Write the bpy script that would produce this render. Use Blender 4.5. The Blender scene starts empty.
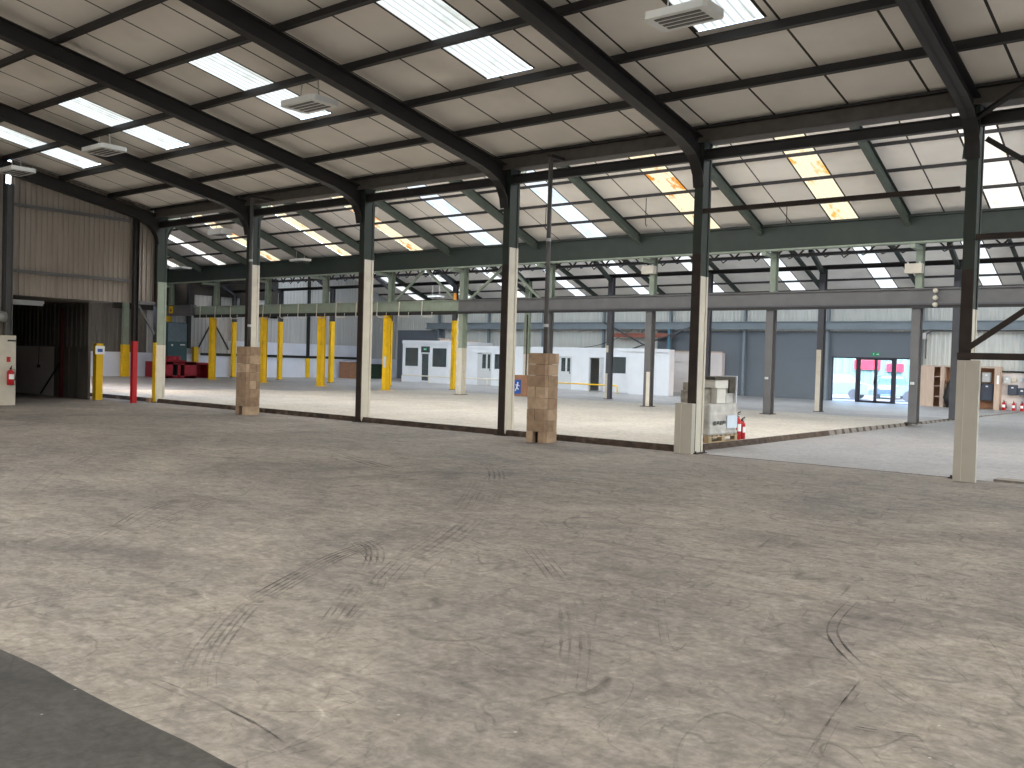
import bpy, bmesh, math, random
from mathutils import Vector, Matrix
random.seed(7)
C = bpy.context.scene.collection
SC = bpy.context.scene

# ------------------------------------------------------------------ camera
YAW, PITCH, ROLL, FPX = 0.6793412942, -0.0245184893, 0.0292933529, 928.6269
cam_data = bpy.data.cameras.new('camera')
cam_data.sensor_width = 36.0
cam_data.lens = FPX / 1024 * 36.0
cam_data.clip_end = 400
cam = bpy.data.objects.new('camera', cam_data)
C.objects.link(cam)
fw = Vector((-math.sin(YAW) * math.cos(PITCH), math.cos(YAW) * math.cos(PITCH), math.sin(PITCH)))
rt = Vector((math.cos(YAW), math.sin(YAW), 0))
up = rt.cross(fw)
r2 = rt * math.cos(ROLL) + up * math.sin(ROLL)
u2 = -rt * math.sin(ROLL) + up * math.cos(ROLL)
M = Matrix((r2, u2, -fw)).transposed().to_4x4()
M.translation = Vector((0, 0, 1.6))
cam.matrix_world = M
SC.camera = cam

# ------------------------------------------------------------------ world, exposure
world = bpy.data.worlds.new('world')
SC.world = world
world.use_nodes = True
wn = world.node_tree.nodes
wl = world.node_tree.links
sky = wn.new('ShaderNodeTexSky')
sky.sky_type = 'NISHITA'
sky.sun_disc = False
sky.sun_elevation = math.radians(42)
sky.sun_rotation = math.radians(150)
sky.air_density = 1.2
sky.dust_density = 3.0
wl.new(sky.outputs[0], wn['Background'].inputs[0])
wn['Background'].inputs[1].default_value = 1.5
SC.view_settings.view_transform = 'Standard'
SC.view_settings.look = 'None'
SC.view_settings.gamma = 1
SC.view_settings.use_curve_mapping = False
SC.view_settings.exposure = 0.42
SC.cycles.max_bounces = 10
SC.cycles.diffuse_bounces = 6
SC.cycles.sample_clamp_indirect = 6.0

EN, EM, ET = .95, 1.5, 1.6
HN, HM, HT = 9.4, 7.2, 5.9      # stronger fill glow for sheets added on roof parts out of view
#       # daylight coming through the rooflights in view: near, middle, far span

# ------------------------------------------------------------------ setting-out
BAY = 4.58919
X4 = -8.217743
YA, YB, YB2, YW = 15.40, 29.39, 33.64, 47.65
YV = 28.6                         # valley beam, carried on the front of the inner columns
XE = X4 - 9 * BAY + 0.0          # end wall plane  (-49.52)
XR = 10.14                        # right side wall (out of frame)
YBACK = -8.6
def X(i): return X4 + (i - 4) * BAY
X0 = X(0)
ORD = ['first', 'second', 'third', 'fourth', 'fifth', 'sixth', 'seventh', 'eighth', 'ninth', 'tenth', 'eleventh', 'twelfth']

# ------------------------------------------------------------------ materials
def lin(c):
    return tuple(((v / 255) / 12.92 if v <= 10 else (((v / 255) + .055) / 1.055) ** 2.4) for v in c)
MATS = {}
def mat(name, rgb, rough=.6, metal=0.0, var=.12, scale=6.0, bump=0.0, stretch=None, dirt=None, dirt_amt=.5, spec=.4):
    if name in MATS: return MATS[name]
    m = bpy.data.materials.new(name); m.use_nodes = True
    n = m.node_tree.nodes; l = m.node_tree.links
    b = n['Principled BSDF']
    b.inputs['Roughness'].default_value = rough
    b.inputs['Metallic'].default_value = metal
    b.inputs['Specular IOR Level'].default_value = spec
    c = lin(rgb)
    tc = n.new('ShaderNodeTexCoord'); mp = n.new('ShaderNodeMapping')
    l.new(tc.outputs['Object'], mp.inputs[0])
    if stretch: mp.inputs['Scale'].default_value = stretch
    nz = n.new('ShaderNodeTexNoise'); nz.inputs['Scale'].default_value = scale; nz.inputs['Detail'].default_value = 6
    l.new(mp.outputs[0], nz.inputs['Vector'])
    r = n.new('ShaderNodeValToRGB')
    r.color_ramp.elements[0].position = .3; r.color_ramp.elements[1].position = .7
    r.color_ramp.elements[0].color = tuple(v * (1 - var) for v in c) + (1,)
    r.color_ramp.elements[1].color = tuple(min(1, v * (1 + var)) for v in c) + (1,)
    l.new(nz.outputs['Fac'], r.inputs[0])
    out = r.outputs[0]
    if dirt:
        n2 = n.new('ShaderNodeTexNoise'); n2.inputs['Scale'].default_value = scale * .6; n2.inputs['Detail'].default_value = 9
        l.new(mp.outputs[0], n2.inputs['Vector'])
        r2_ = n.new('ShaderNodeValToRGB')
        r2_.color_ramp.elements[0].position = .56; r2_.color_ramp.elements[1].position = .72
        r2_.color_ramp.elements[0].color = (0, 0, 0, 1); r2_.color_ramp.elements[1].color = (dirt_amt,) * 3 + (1,)
        l.new(n2.outputs['Fac'], r2_.inputs[0])
        mx = n.new('ShaderNodeMix'); mx.data_type = 'RGBA'
        l.new(r2_.outputs[0], mx.inputs[0]); l.new(out, mx.inputs[6])
        mx.inputs[7].default_value = lin(dirt) + (1,)
        out = mx.outputs[2]
    l.new(out, b.inputs['Base Color'])
    if bump:
        bp = n.new('ShaderNodeBump'); bp.inputs['Strength'].default_value = bump; bp.inputs['Distance'].default_value = .01
        l.new(nz.outputs['Fac'], bp.inputs['Height']); l.new(bp.outputs[0], b.inputs['Normal'])
    MATS[name] = m
    return m

def glass(name, rgb, rough=.02, alpha=.25):
    m = bpy.data.materials.new(name); m.use_nodes = True
    n = m.node_tree.nodes; l = m.node_tree.links
    b = n['Principled BSDF']; out = n['Material Output']
    b.inputs['Base Color'].default_value = lin(rgb) + (1,)
    b.inputs['Roughness'].default_value = rough
    tr = n.new('ShaderNodeBsdfTransparent'); mx = n.new('ShaderNodeMixShader')
    mx.inputs[0].default_value = alpha
    nz = n.new('ShaderNodeTexNoise'); nz.inputs['Scale'].default_value = 2
    bp = n.new('ShaderNodeBump'); bp.inputs['Strength'].default_value = .02
    l.new(nz.outputs[0], bp.inputs['Height']); l.new(bp.outputs[0], b.inputs['Normal'])
    l.new(tr.outputs[0], mx.inputs[1]); l.new(b.outputs[0], mx.inputs[2]); l.new(mx.outputs[0], out.inputs[0])
    return m

def rooflight_mat(name, base, stain, strength, stain_pos, pitch=.146, rib=.52, soft=.16):
    """translucent corrugated sheet with the daylight behind it"""
    m = bpy.data.materials.new(name); m.use_nodes = True
    n = m.node_tree.nodes; l = m.node_tree.links
    n.remove(n['Principled BSDF'])
    em = n.new('ShaderNodeEmission'); out = n['Material Output']
    tc = n.new('ShaderNodeTexCoord'); sp = n.new('ShaderNodeSeparateXYZ')
    l.new(tc.outputs['Object'], sp.inputs[0])
    # corrugation overlap lines along the slope
    mm = n.new('ShaderNodeMath'); mm.operation = 'DIVIDE'; mm.inputs[1].default_value = pitch
    l.new(sp.outputs[0], mm.inputs[0])
    fr = n.new('ShaderNodeMath'); fr.operation = 'FRACT'; l.new(mm.outputs[0], fr.inputs[0])
    rr = n.new('ShaderNodeValToRGB')
    e = rr.color_ramp.elements
    e[0].position = 0; e[0].color = (1, 1, 1, 1)
    e[1].position = 1; e[1].color = (1, 1, 1, 1)
    a = e.new(.30); a.color = (1, 1, 1, 1)
    a = e.new(.50); a.color = (rib, rib, rib, 1)
    a = e.new(.70); a.color = (1, 1, 1, 1)
    l.new(fr.outputs[0], rr.inputs[0])
    nz = n.new('ShaderNodeTexNoise'); nz.inputs['Scale'].default_value = 2.2; nz.inputs['Detail'].default_value = 7
    mp = n.new('ShaderNodeMapping'); mp.inputs['Scale'].default_value = (1.6, .8, 1)
    l.new(tc.outputs['Object'], mp.inputs[0]); l.new(mp.outputs[0], nz.inputs['Vector'])
    r = n.new('ShaderNodeValToRGB')
    r.color_ramp.elements[0].position = stain_pos; r.color_ramp.elements[0].color = base + (1,)
    r.color_ramp.elements[1].position = min(1, stain_pos + soft); r.color_ramp.elements[1].color = stain + (1,)
    l.new(nz.outputs['Fac'], r.inputs[0])
    mx = n.new('ShaderNodeMix'); mx.data_type = 'RGBA'; mx.blend_type = 'MULTIPLY'; mx.inputs[0].default_value = 1
    l.new(r.outputs[0], mx.inputs[6]); l.new(rr.outputs[0], mx.inputs[7])
    l.new(mx.outputs[2], em.inputs[0]); em.inputs[1].default_value = strength
    l.new(em.outputs[0], out.inputs[0])
    return m

def concrete_mat(name, dark, mid, light, fine=28.0, patch=.33, rough=.7, wear=.6):
    m = bpy.data.materials.new(name); m.use_nodes = True
    n = m.node_tree.nodes; l = m.node_tree.links
    b = n['Principled BSDF']; b.inputs['Roughness'].default_value = rough; b.inputs['Specular IOR Level'].default_value = .3
    tc = n.new('ShaderNodeTexCoord')
    def noise(scale, detail, st=(1, 1, 1), dist=0.0, rot=0):
        mp = n.new('ShaderNodeMapping'); mp.inputs['Scale'].default_value = st; mp.inputs['Rotation'].default_value = (0, 0, rot)
        l.new(tc.outputs['Object'], mp.inputs[0])
        z = n.new('ShaderNodeTexNoise'); z.inputs['Scale'].default_value = scale; z.inputs['Detail'].default_value = detail
        z.inputs['Roughness'].default_value = .65; z.inputs['Distortion'].default_value = dist
        l.new(mp.outputs[0], z.inputs['Vector']); return z.outputs['Fac']
    def ramp(src, p0, c0, p1, c1):
        r = n.new('ShaderNodeValToRGB'); r.color_ramp.elements[0].position = p0; r.color_ramp.elements[1].position = p1
        r.color_ramp.elements[0].color = tuple(c0) + (1,); r.color_ramp.elements[1].color = tuple(c1) + (1,)
        l.new(src, r.inputs[0]); return r.outputs[0]
    def mix(fac, a, bb, typ='MIX', f=1):
        x = n.new('ShaderNodeMix'); x.data_type = 'RGBA'; x.blend_type = typ
        if fac is None: x.inputs[0].default_value = f
        else: l.new(fac, x.inputs[0])
        for s, v in ((6, a), (7, bb)):
            if isinstance(v, tuple): x.inputs[s].default_value = v + (1,)
            else: l.new(v, x.inputs[s])
        return x.outputs[2]
    base = ramp(noise(patch, 7, (1, 1, 1), .8), .34, lin(dark), .66, lin(light))
    base = mix(ramp(noise(1.3, 9, (1, 1.5, 1), .6, .6), .40, (0, 0, 0), .66, (.8,) * 3), base, lin(mid))
    streak = ramp(noise(1.9, 12, (.5, 2.4, 1), 1.6, -.35), .50, (1, 1, 1), .70, (.74, .73, .75))
    base = mix(None, base, streak, 'MULTIPLY', wear)
    mott = ramp(noise(5.5, 12, (1, 1.3, 1), .9, .4), .36, (.76,) * 3, .62, (1.12,) * 3)
    base = mix(None, base, mott, 'MULTIPLY', wear)
    def scratches(sc, dist, width, rot, dark_c):
        z = noise(sc, 1.5, (1, .7, 1), dist, rot)
        sub = n.new('ShaderNodeMath'); sub.operation = 'SUBTRACT'; sub.inputs[1].default_value = .5; l.new(z, sub.inputs[0])
        ab = n.new('ShaderNodeMath'); ab.operation = 'ABSOLUTE'; l.new(sub.outputs[0], ab.inputs[0])
        line = ramp(ab.outputs[0], width * .3, (1, 1, 1), width, (0, 0, 0))
        msk = ramp(noise(sc * 2.3, 6, (1, 1, 1), .3, rot + 1), .48, (0, 0, 0), .60, (.85,) * 3)
        f = mix(None, line, msk, 'MULTIPLY')
        return f, dark_c
    for a_ in ((.55, 1.4, .007, .2, .55), (.9, 2.0, .008, 1.4, .6), (1.5, 1.2, .010, 2.4, .66), (.4, 3.0, .006, .9, .55), (2.3, 1.6, .012, .5, .68), (1.1, .8, .007, 3.0, 1.28)):
        f, dc = scratches(*a_)
        base = mix(f, base, mix(None, base, (dc,) * 3, 'MULTIPLY'))
    gr = ramp(noise(fine * .6, 12), .34, (.72,) * 3, .66, (1.18,) * 3)
    base = mix(None, base, gr, 'MULTIPLY', .8)
    v = n.new('ShaderNodeTexVoronoi'); v.inputs['Scale'].default_value = 5.0
    l.new(tc.outputs['Object'], v.inputs['Vector'])
    spk = ramp(v.outputs['Distance'], .02, (.55,) * 3, .05, (0, 0, 0))
    base = mix(spk, base, lin((205, 200, 190)))
    l.new(base, b.inputs['Base Color'])
    bp = n.new('ShaderNodeBump'); bp.inputs['Strength'].default_value = .25; bp.inputs['Distance'].default_value = .006
    l.new(noise(fine, 8), bp.inputs['Height']); l.new(bp.outputs[0], b.inputs['Normal'])
    return m

M_dark = mat('dark_brown_steel', (40, 37, 36), .55, var=.18, scale=3, dirt=(26, 24, 23), dirt_amt=.4)
M_brown = mat('rusty_brown_steel', (48, 38, 32), .7, var=.3, scale=5, dirt=(36, 30, 27), dirt_amt=.6)
M_green = mat('grey_green_steel', (42, 50, 43), .55, var=.12, scale=2.5, dirt=(40, 46, 41), dirt_amt=.5)
M_rafter = mat('worn_green_steel', (84, 92, 84), .6, var=.12, scale=3)
M_pgreen = mat('pale_green_steel', (140, 150, 134), .6, var=.1, scale=3)
M_grey = mat('grey_painted_steel', (96, 95, 95), .5, var=.1, scale=2.5, dirt=(96, 94, 92), dirt_amt=.4)
M_dgrey = mat('dark_grey_steel', (78, 79, 84), .55, var=.12, scale=3)
M_blue = mat('blue_grey_steel', (128, 138, 146), .5, var=.08, scale=2)
M_cream = mat('cream_paint', (206, 199, 184), .55, var=.06, scale=4, dirt=(170, 158, 136), dirt_amt=.4)
M_box = mat('cream_casing', (184, 178, 166), .6, var=.06, scale=3, dirt=(156, 149, 136), dirt_amt=.35)
M_yellow = mat('yellow_paint', (232, 186, 12), .5, var=.07, scale=4, dirt=(170, 130, 20), dirt_amt=.5)
M_red = mat('red_paint', (180, 22, 32), .45, var=.08, scale=4)
M_dred = mat('dark_red_paint', (140, 22, 40), .5, var=.12, scale=4)
M_block = mat('brown_block', (160, 134, 110), .9, var=.22, scale=5, bump=.4, dirt=(190, 160, 128), dirt_amt=.5)
M_block2 = mat('pale_brown_block', (186, 160, 134), .9, var=.2, scale=6, bump=.4)
M_coreshade = mat('core_gap_shade', (26, 21, 17), .95)
M_panel = mat('ceiling_board', (236, 230, 221), .85, var=.06, scale=.9, bump=.15, dirt=(198, 190, 180), dirt_amt=.5)
M_joint = mat('ceiling_joint', (54, 50, 46), .8)
M_sheet = mat('roof_sheet', (120, 116, 110), .7)
M_clad = mat('ribbed_cladding', (152, 142, 132), .6, var=.06, scale=2, stretch=(3, 3, .3), dirt=(112, 104, 96), dirt_amt=.4)
M_clad2 = mat('pale_ribbed_cladding', (206, 208, 204), .6, var=.05, scale=2, stretch=(3, 3, .3), dirt=(176, 176, 170), dirt_amt=.4)
M_greywall = mat('blue_grey_wall_paint', (108, 115, 124), .6, var=.05, scale=.7)
M_white = mat('white_paint', (218, 221, 226), .55, var=.03, scale=2, dirt=(200, 200, 204), dirt_amt=.3)
M_offwhite = mat('offwhite_board', (218, 210, 208), .6, var=.04, scale=2)
M_black = mat('black_steel', (30, 30, 32), .5, var=.15)
M_dwall = mat('dark_annex_sheet', (104, 99, 93), .7, var=.2, scale=1.2, stretch=(2, 2, .4), dirt=(70, 66, 62), dirt_amt=.6)
M_wood = mat('plywood', (194, 172, 156), .7, var=.1, scale=3, stretch=(4, 4, .5))
M_palletw = mat('pallet_timber', (170, 148, 116), .8, var=.15, scale=8)
M_film = mat('grey_shrink_film', (186, 182, 176), .32, var=.2, scale=5, bump=.6, dirt=(130, 126, 120), dirt_amt=.6, spec=.6)
M_carton = mat('white_carton', (214, 210, 202), .7, var=.05)
M_lamp = mat('lamp_housing', (226, 226, 222), .4, var=.03)
M_slot = mat('lamp_slot', (70, 66, 62), .4)
M_wire = mat('pale_cable', (190, 186, 176), .5)
M_frame = mat('dark_door_frame', (52, 52, 62), .4)
M_teal = mat('teal_cabinet', (44, 78, 84), .45, var=.08)
M_kerb = mat('broken_slab_edge', (74, 62, 54), .95, var=.45, scale=5, bump=.6, dirt=(140, 128, 112), dirt_amt=.6)
M_duct = mat('galvanised_duct', (150, 150, 146), .45, metal=.3)
M_green_sign = mat('exit_green', (0, 150, 95), .5, var=.02)
M_white_sign = mat('sign_white', (240, 240, 240), .5, var=.02)
M_blue_sign = mat('sign_blue', (40, 84, 160), .5, var=.03)
M_meter = mat('dark_meter', (70, 76, 90), .5, var=.06)
M_lgrey = mat('light_grey_plastic', (196, 198, 200), .5, var=.04)
M_cardb = mat('brown_board', (150, 110, 84), .8, var=.12)
M_orange = mat('orange_sleeve', (226, 150, 60), .6)
M_glass = glass('clear_glass', (200, 225, 230), .02, .10)
M_dglass = glass('dim_glass', (84, 92, 94), .05, .6)
M_darkroom = mat('dark_room', (110, 112, 112), .8)
M_asphalt = mat('outdoor_ground', (124, 130, 136), .9, var=.1, scale=1)
M_rl = rooflight_mat('rooflight_clear', (.90, .98, 1.0), (.62, .66, .62), EN, .52)
M_fill_near = rooflight_mat('fill_glow_near', (.98, .98, .96), (.85, .88, .88), HN, .52)  # glow of the added fill sheets, much stronger than the seen rooflights
M_fill_middle = rooflight_mat('fill_glow_middle', (.96, .98, 1.0), (.85, .88, .88), HM, .52)
M_fill_far = rooflight_mat('fill_glow_far', (.82, .92, 1.0), (.8, .86, .9), HT, .52)
M_rust = rooflight_mat('rooflight_rust_stained', (1.0, .88, .60), (.85, .30, .03), EM * .62, .57, .2, .86, .08)
M_amber = rooflight_mat('rooflight_yellowed', (1.0, .90, .64), (.90, .48, .10), EM * .62, .58, .2, .86, .10)
M_blueish = rooflight_mat('rooflight_bluish', (.80, .90, 1.0), (.66, .76, .86), EM * .66, .5, .2, .9)
M_rlm = rooflight_mat('rooflight_white', (1.0, .97, .90), (.8, .74, .6), EM * .66, .56, .2, .9)
M_rl3 = rooflight_mat('rooflight_far', (.88, .95, 1.0), (.7, .78, .86), ET * .66, .52, .2, .9)

M_bay_edge = mat('pale_edge_block', (126, 120, 114), .9)
F_near = concrete_mat('worn_near_floor', (110, 104, 99), (136, 129, 121), (162, 152, 139), 34, .36, .75, 1.0)
F_slab = concrete_mat('pale_far_slab', (174, 167, 156), (190, 183, 170), (210, 202, 189), 16, .25, .6, .35)
F_bay = concrete_mat('smooth_grey_bay_floor', (138, 136, 134), (150, 147, 145), (164, 161, 158), 18, .25, .5, .4)
F_dark = concrete_mat('dark_floor_coating', (56, 54, 51), (68, 65, 61), (84, 80, 75), 34, .6, .7, .6)

# ------------------------------------------------------------------ mesh builder
class MB:
    def __init__(self): self.v = []; self.f = []; self.mi = []; self.m = 0
    def add(self, vs, fs):
        b = len(self.v); self.v += [Vector(p) for p in vs]
        for f in fs: self.f.append([b + i for i in f]); self.mi.append(self.m)
        return self
    def box(self, x0, x1, y0, y1, z0, z1):
        return self.add([(x0, y0, z0), (x1, y0, z0), (x1, y1, z0), (x0, y1, z0), (x0, y0, z1), (x1, y0, z1), (x1, y1, z1), (x0, y1, z1)],
                        [(0, 3, 2, 1), (4, 5, 6, 7), (0, 1, 5, 4), (1, 2, 6, 5), (2, 3, 7, 6), (3, 0, 4, 7)])
    def cbox(self, c, s):
        return self.box(c[0] - s[0] / 2, c[0] + s[0] / 2, c[1] - s[1] / 2, c[1] + s[1] / 2, c[2] - s[2] / 2, c[2] + s[2] / 2)
    def bar(self, p0, p1, w, h, side=None):
        """rectangular bar p0->p1: w along `side`, h along the third axis"""
        p0 = Vector(p0); p1 = Vector(p1); d = (p1 - p0).normalized()
        if side is None: side = Vector((1, 0, 0)) if abs(d.x) < .9 else Vector((0, 1, 0))
        s = Vector(side); s = (s - d * s.dot(d)).normalized(); t = d.cross(s)
        s *= w / 2; t *= h / 2
        return self.add([p0 - s - t, p0 + s - t, p0 + s + t, p0 - s + t, p1 - s - t, p1 + s - t, p1 + s + t, p1 - s + t],
                        [(0, 3, 2, 1), (4, 5, 6, 7), (0, 1, 5, 4), (1, 2, 6, 5), (2, 3, 7, 6), (3, 0, 4, 7)])
    def tube(self, pts, r, n=8):
        pts = [Vector(p) for p in pts]; rings = []
        for i, p in enumerate(pts):
            d = (pts[min(i + 1, len(pts) - 1)] - pts[max(i - 1, 0)]).normalized()
            a = Vector((0, 0, 1)) if abs(d.z) < .9 else Vector((1, 0, 0))
            s = d.cross(a).normalized(); t = d.cross(s)
            rr = r[i] if isinstance(r, (list, tuple)) else r
            rings.append([p + (s * math.cos(2 * math.pi * k / n) + t * math.sin(2 * math.pi * k / n)) * rr for k in range(n)])
        vs = [v for R in rings for v in R]; fs = []
        for i in range(len(pts) - 1):
            for k in range(n):
                fs.append((i * n + k, i * n + (k + 1) % n, (i + 1) * n + (k + 1) % n, (i + 1) * n + k))
        fs.append(tuple(range(n - 1, -1, -1))); fs.append(tuple((len(pts) - 1) * n + k for k in range(n)))
        return self.add(vs, fs)
    def prism(self, poly, axis, a0, a1):
        """poly: 2-D points in the plane across `axis`, pushed from a0 to a1"""
        def P(u, v, a):
            return {'x': (a, u, v), 'y': (u, a, v), 'z': (u, v, a)}[axis]
        n = len(poly)
        vs = [P(u, v, a0) for u, v in poly] + [P(u, v, a1) for u, v in poly]
        fs = [tuple(range(n - 1, -1, -1)), tuple(range(n, 2 * n))]
        for k in range(n): fs.append((k, (k + 1) % n, n + (k + 1) % n, n + k))
        return self.add(vs, fs)
    def strip(self, path, x, w, t, s=1):
        """flange following a path in the y-z plane; thickness t upward (s=1) or downward"""
        for (y0, z0), (y1, z1) in zip(path[:-1], path[1:]):
            d = Vector((0, y1 - y0, z1 - z0)); nrm = Vector((0, -d.z, d.y)).normalized()
            if nrm.z < 0: nrm = -nrm
            nrm *= t * s
            a = Vector((x - w / 2, y0, z0)); b = Vector((x + w / 2, y0, z0)); c = Vector((x + w / 2, y1, z1)); e = Vector((x - w / 2, y1, z1))
            self.add([a, b, c, e, a + nrm, b + nrm, c + nrm, e + nrm],
                     [(0, 3, 2, 1), (4, 5, 6, 7), (0, 1, 5, 4), (1, 2, 6, 5), (2, 3, 7, 6), (3, 0, 4, 7)])
        return self
    def ibeam_x(self, x0, x1, y, z0, z1, w, tf=.02, tw=.015):
        self.box(x0, x1, y - w / 2, y + w / 2, z0, z0 + tf); self.box(x0, x1, y - w / 2, y + w / 2, z1 - tf, z1)
        return self.box(x0, x1, y - tw / 2, y + tw / 2, z0 + tf, z1 - tf)
    def hcol(self, x, y, z0, z1, w, d, tf=.015, tw=.012):
        """H section upright, flanges facing -y and +y"""
        self.box(x - w / 2, x + w / 2, y - d / 2, y - d / 2 + tf, z0, z1); self.box(x - w / 2, x + w / 2, y + d / 2 - tf, y + d / 2, z0, z1)
        return self.box(x - tw / 2, x + tw / 2, y - d / 2 + tf, y + d / 2 - tf, z0, z1)
    def build(self, name, m, parent=None, loc=None, smooth=False, recalc=True):
        o_loc = Vector(loc) if loc is not None else (Vector(parent['_b']) if parent is not None and '_b' in parent else Vector((0, 0, 0)))
        me = bpy.data.meshes.new(name)
        me.from_pydata([tuple(v - o_loc) for v in self.v], [], self.f)
        ms = m if isinstance(m, (list, tuple)) else [m]
        for q in ms: me.materials.append(q)
        for p, k in zip(me.polygons, self.mi):
            p.material_index = min(k, len(ms) - 1); p.use_smooth = smooth
        if recalc:
            bm = bmesh.new(); bm.from_mesh(me); bmesh.ops.recalc_face_normals(bm, faces=bm.faces); bm.to_mesh(me); bm.free()
        o = bpy.data.objects.new(name, me); C.objects.link(o)
        if parent is not None:
            o.parent = parent
            if '_b' in parent: o['_b'] = parent['_b']
        else:
            o.location = o_loc
        return o
def thing(name, label, cat, base, group=None):
    o = bpy.data.objects.new(name, None); C.objects.link(o)
    o.location = base; o['label'] = label; o['category'] = cat; o['_b'] = tuple(base)
    o.empty_display_size = .2
    if group: o['group'] = group
    return o
def tag(o, label, cat, group=None):
    o['label'] = label; o['category'] = cat
    if group: o['group'] = group
    return o
def struct(name, mb, m, parent=None, loc=None, **k):
    o = mb.build(name, m, parent, loc, **k)
    if parent is None: o['kind'] = 'structure'
    return o

# ------------------------------------------------------------------ floors
def slab_z(x, y):
    a = min(1, max(0, (y - 24) / 20)); b = min(1, max(0, (x + 30) / 20))
    return .12 - .10 * a * b
XT = -8.29            # line where the raised slab stops
YS = 15.44            # front edge of the raised slab

struct('floor', MB().add([(-36, YBACK, 0), (XR, YBACK, 0), (XR, YS, 0), (-36, YS, 0)], [(0, 1, 2, 3)]), F_near)
struct('floor.001', MB().add([(XT, YS, -.001), (XR, YS, -.001), (XR, YW + .1, -.001), (XT, YW + .1, -.001)], [(0, 1, 2, 3)]), F_bay)
mb = MB()
xs = [XE - .2 + (XT - XE + .2) * k / 24 for k in range(25)]
ys = [YS + (YW + .1 - YS) * k / 20 for k in range(21)]
mb.add([(x, y, slab_z(x, y)) for y in ys for x in xs], [(j * 25 + k, j * 25 + k + 1, (j + 1) * 25 + k + 1, (j + 1) * 25 + k) for j in range(20) for k in range(24)])
for k, f in enumerate(mb.f):
    yc_ = sum(mb.v[i].y for i in f) / 4
    xc_ = sum(mb.v[i].x for i in f) / 4
    mb.mi[k] = 1 if yc_ > 31 or xc_ < -31.5 - .12 * (24 - yc_) else 0
F_back = concrete_mat('grey_back_slab', (140, 138, 138), (156, 154, 154), (176, 174, 174), 16, .25, .5, .4)
slab = struct('floor.002', mb, [F_slab, F_back])
mb = MB()
random.seed(3)
def edge(ax, fixed, a0, a1, n):
    vs = []
    for k in range(n + 1):
        a = a0 + (a1 - a0) * k / n
        o1, o2 = random.uniform(-.012, .02), random.uniform(-.006, .012)
        if ax == 'x':
            zt = slab_z(a, YS); vs += [(a, fixed - .03 - o1, -.01), (a, fixed - .012 - o2, zt * .55), (a, fixed + .012, zt + .003)]
        else:
            zt = slab_z(XT, a); vs += [(fixed + .03 + o1, a, -.01), (fixed + .012 + o2, a, zt * .55), (fixed - .012, a, zt + .003)]
    fs = []
    for k in range(n):
        for j in range(2): fs.append((3 * k + j, 3 * k + 3 + j, 3 * k + 4 + j, 3 * k + 1 + j))
    n0 = len(mb.mi); mb.add(vs, fs)
    if ax == 'y':
        for q in range(n0, len(mb.mi)):
            a = a0 + (a1 - a0) * ((q - n0) // 2) / n
            if a > 22.5 and (a % .54) < .36: mb.mi[q] = 1
edge('x', YS, -49.5, XT, 240)
edge('y', XT, YS, YW, 180)
struct('trim_1', mb, [M_kerb, M_bay_edge])
# thin pale screed strip to the right of the boxed column
struct('trim_2', MB().box(-3.1, XR, 15.46, 15.78, 0, .035), F_near)
struct('trim_3', MB().box(XT, -3.65, 15.43, 15.46, 0, .004), M_kerb)
# dark coated floor in the near left corner
mb = MB(); n = 60; vs = []
for k in range(n + 1):
    x = -14 + 16 * k / n
    vs += [(x, -4, .004), (x, 2.115 + random.uniform(-.012, .012), .004)]
mb.add(vs, [(2 * k, 2 * k + 2, 2 * k + 3, 2 * k + 1) for k in range(n)])
struct('floor.003', mb, F_dark)

# tyre scuffs on the near floor
def scuff_mat():
    m = bpy.data.materials.new('tyre_rubber_scuff'); m.use_nodes = True
    n = m.node_tree.nodes; l = m.node_tree.links; b = n['Principled BSDF']; out = n['Material Output']
    b.inputs['Base Color'].default_value = lin((58, 55, 52)) + (1,); b.inputs['Roughness'].default_value = .8
    tr = n.new('ShaderNodeBsdfTransparent'); mx = n.new('ShaderNodeMixShader'); nz = n.new('ShaderNodeTexNoise')
    nz.inputs['Scale'].default_value = 3; nz.inputs['Detail'].default_value = 9
    r = n.new('ShaderNodeValToRGB'); r.color_ramp.elements[0].position = .38; r.color_ramp.elements[1].position = .68
    r.color_ramp.elements[0].color = (.02,) * 3 + (1,); r.color_ramp.elements[1].color = (.8,) * 3 + (1,)
    l.new(nz.outputs['Fac'], r.inputs[0]); l.new(r.outputs[0], mx.inputs[0])
    l.new(tr.outputs[0], mx.inputs[1]); l.new(b.outputs[0], mx.inputs[2]); l.new(mx.outputs[0], out.inputs[0])
    return m
M_scuff = scuff_mat()
def catmull(p, per=14):
    out = []
    q = [p[0]] + list(p) + [p[-1]]
    for i in range(1, len(q) - 2):
        a, b, c, d = [Vector((*v, 0)) for v in q[i - 1:i + 3]]
        for k in range(per):
            t = k / per
            out.append(.5 * ((2 * b) + (c - a) * t + (2 * a - 5 * b + 4 * c - d) * t * t + (3 * b - a - 3 * c + d) * t ** 3))
    out.append(Vector((*p[-1], 0))); return out
def scuff(name, pts, offs, w):
    P = catmull(pts); mb = MB()
    for o in offs:
        vs = []
        for i, p in enumerate(P):
            d = (P[min(i + 1, len(P) - 1)] - P[max(i - 1, 0)]).normalized(); nn = Vector((-d.y, d.x, 0))
            f = min(1, i / 16, (len(P) - 1 - i) / 16) * (.7 + .3 * math.sin(i * 1.7 + o * 40))
            for s in (-1, 1):
                q = p + nn * (o + s * w / 2 * f); vs.append((q.x, q.y, .0035))
        mb.add(vs, [(2 * i, 2 * i + 1, 2 * i + 3, 2 * i + 2) for i in range(len(P) - 1)])
    o = mb.build(name, M_scuff, floor_obj); return o
floor_obj = bpy.data.objects['floor']
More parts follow.
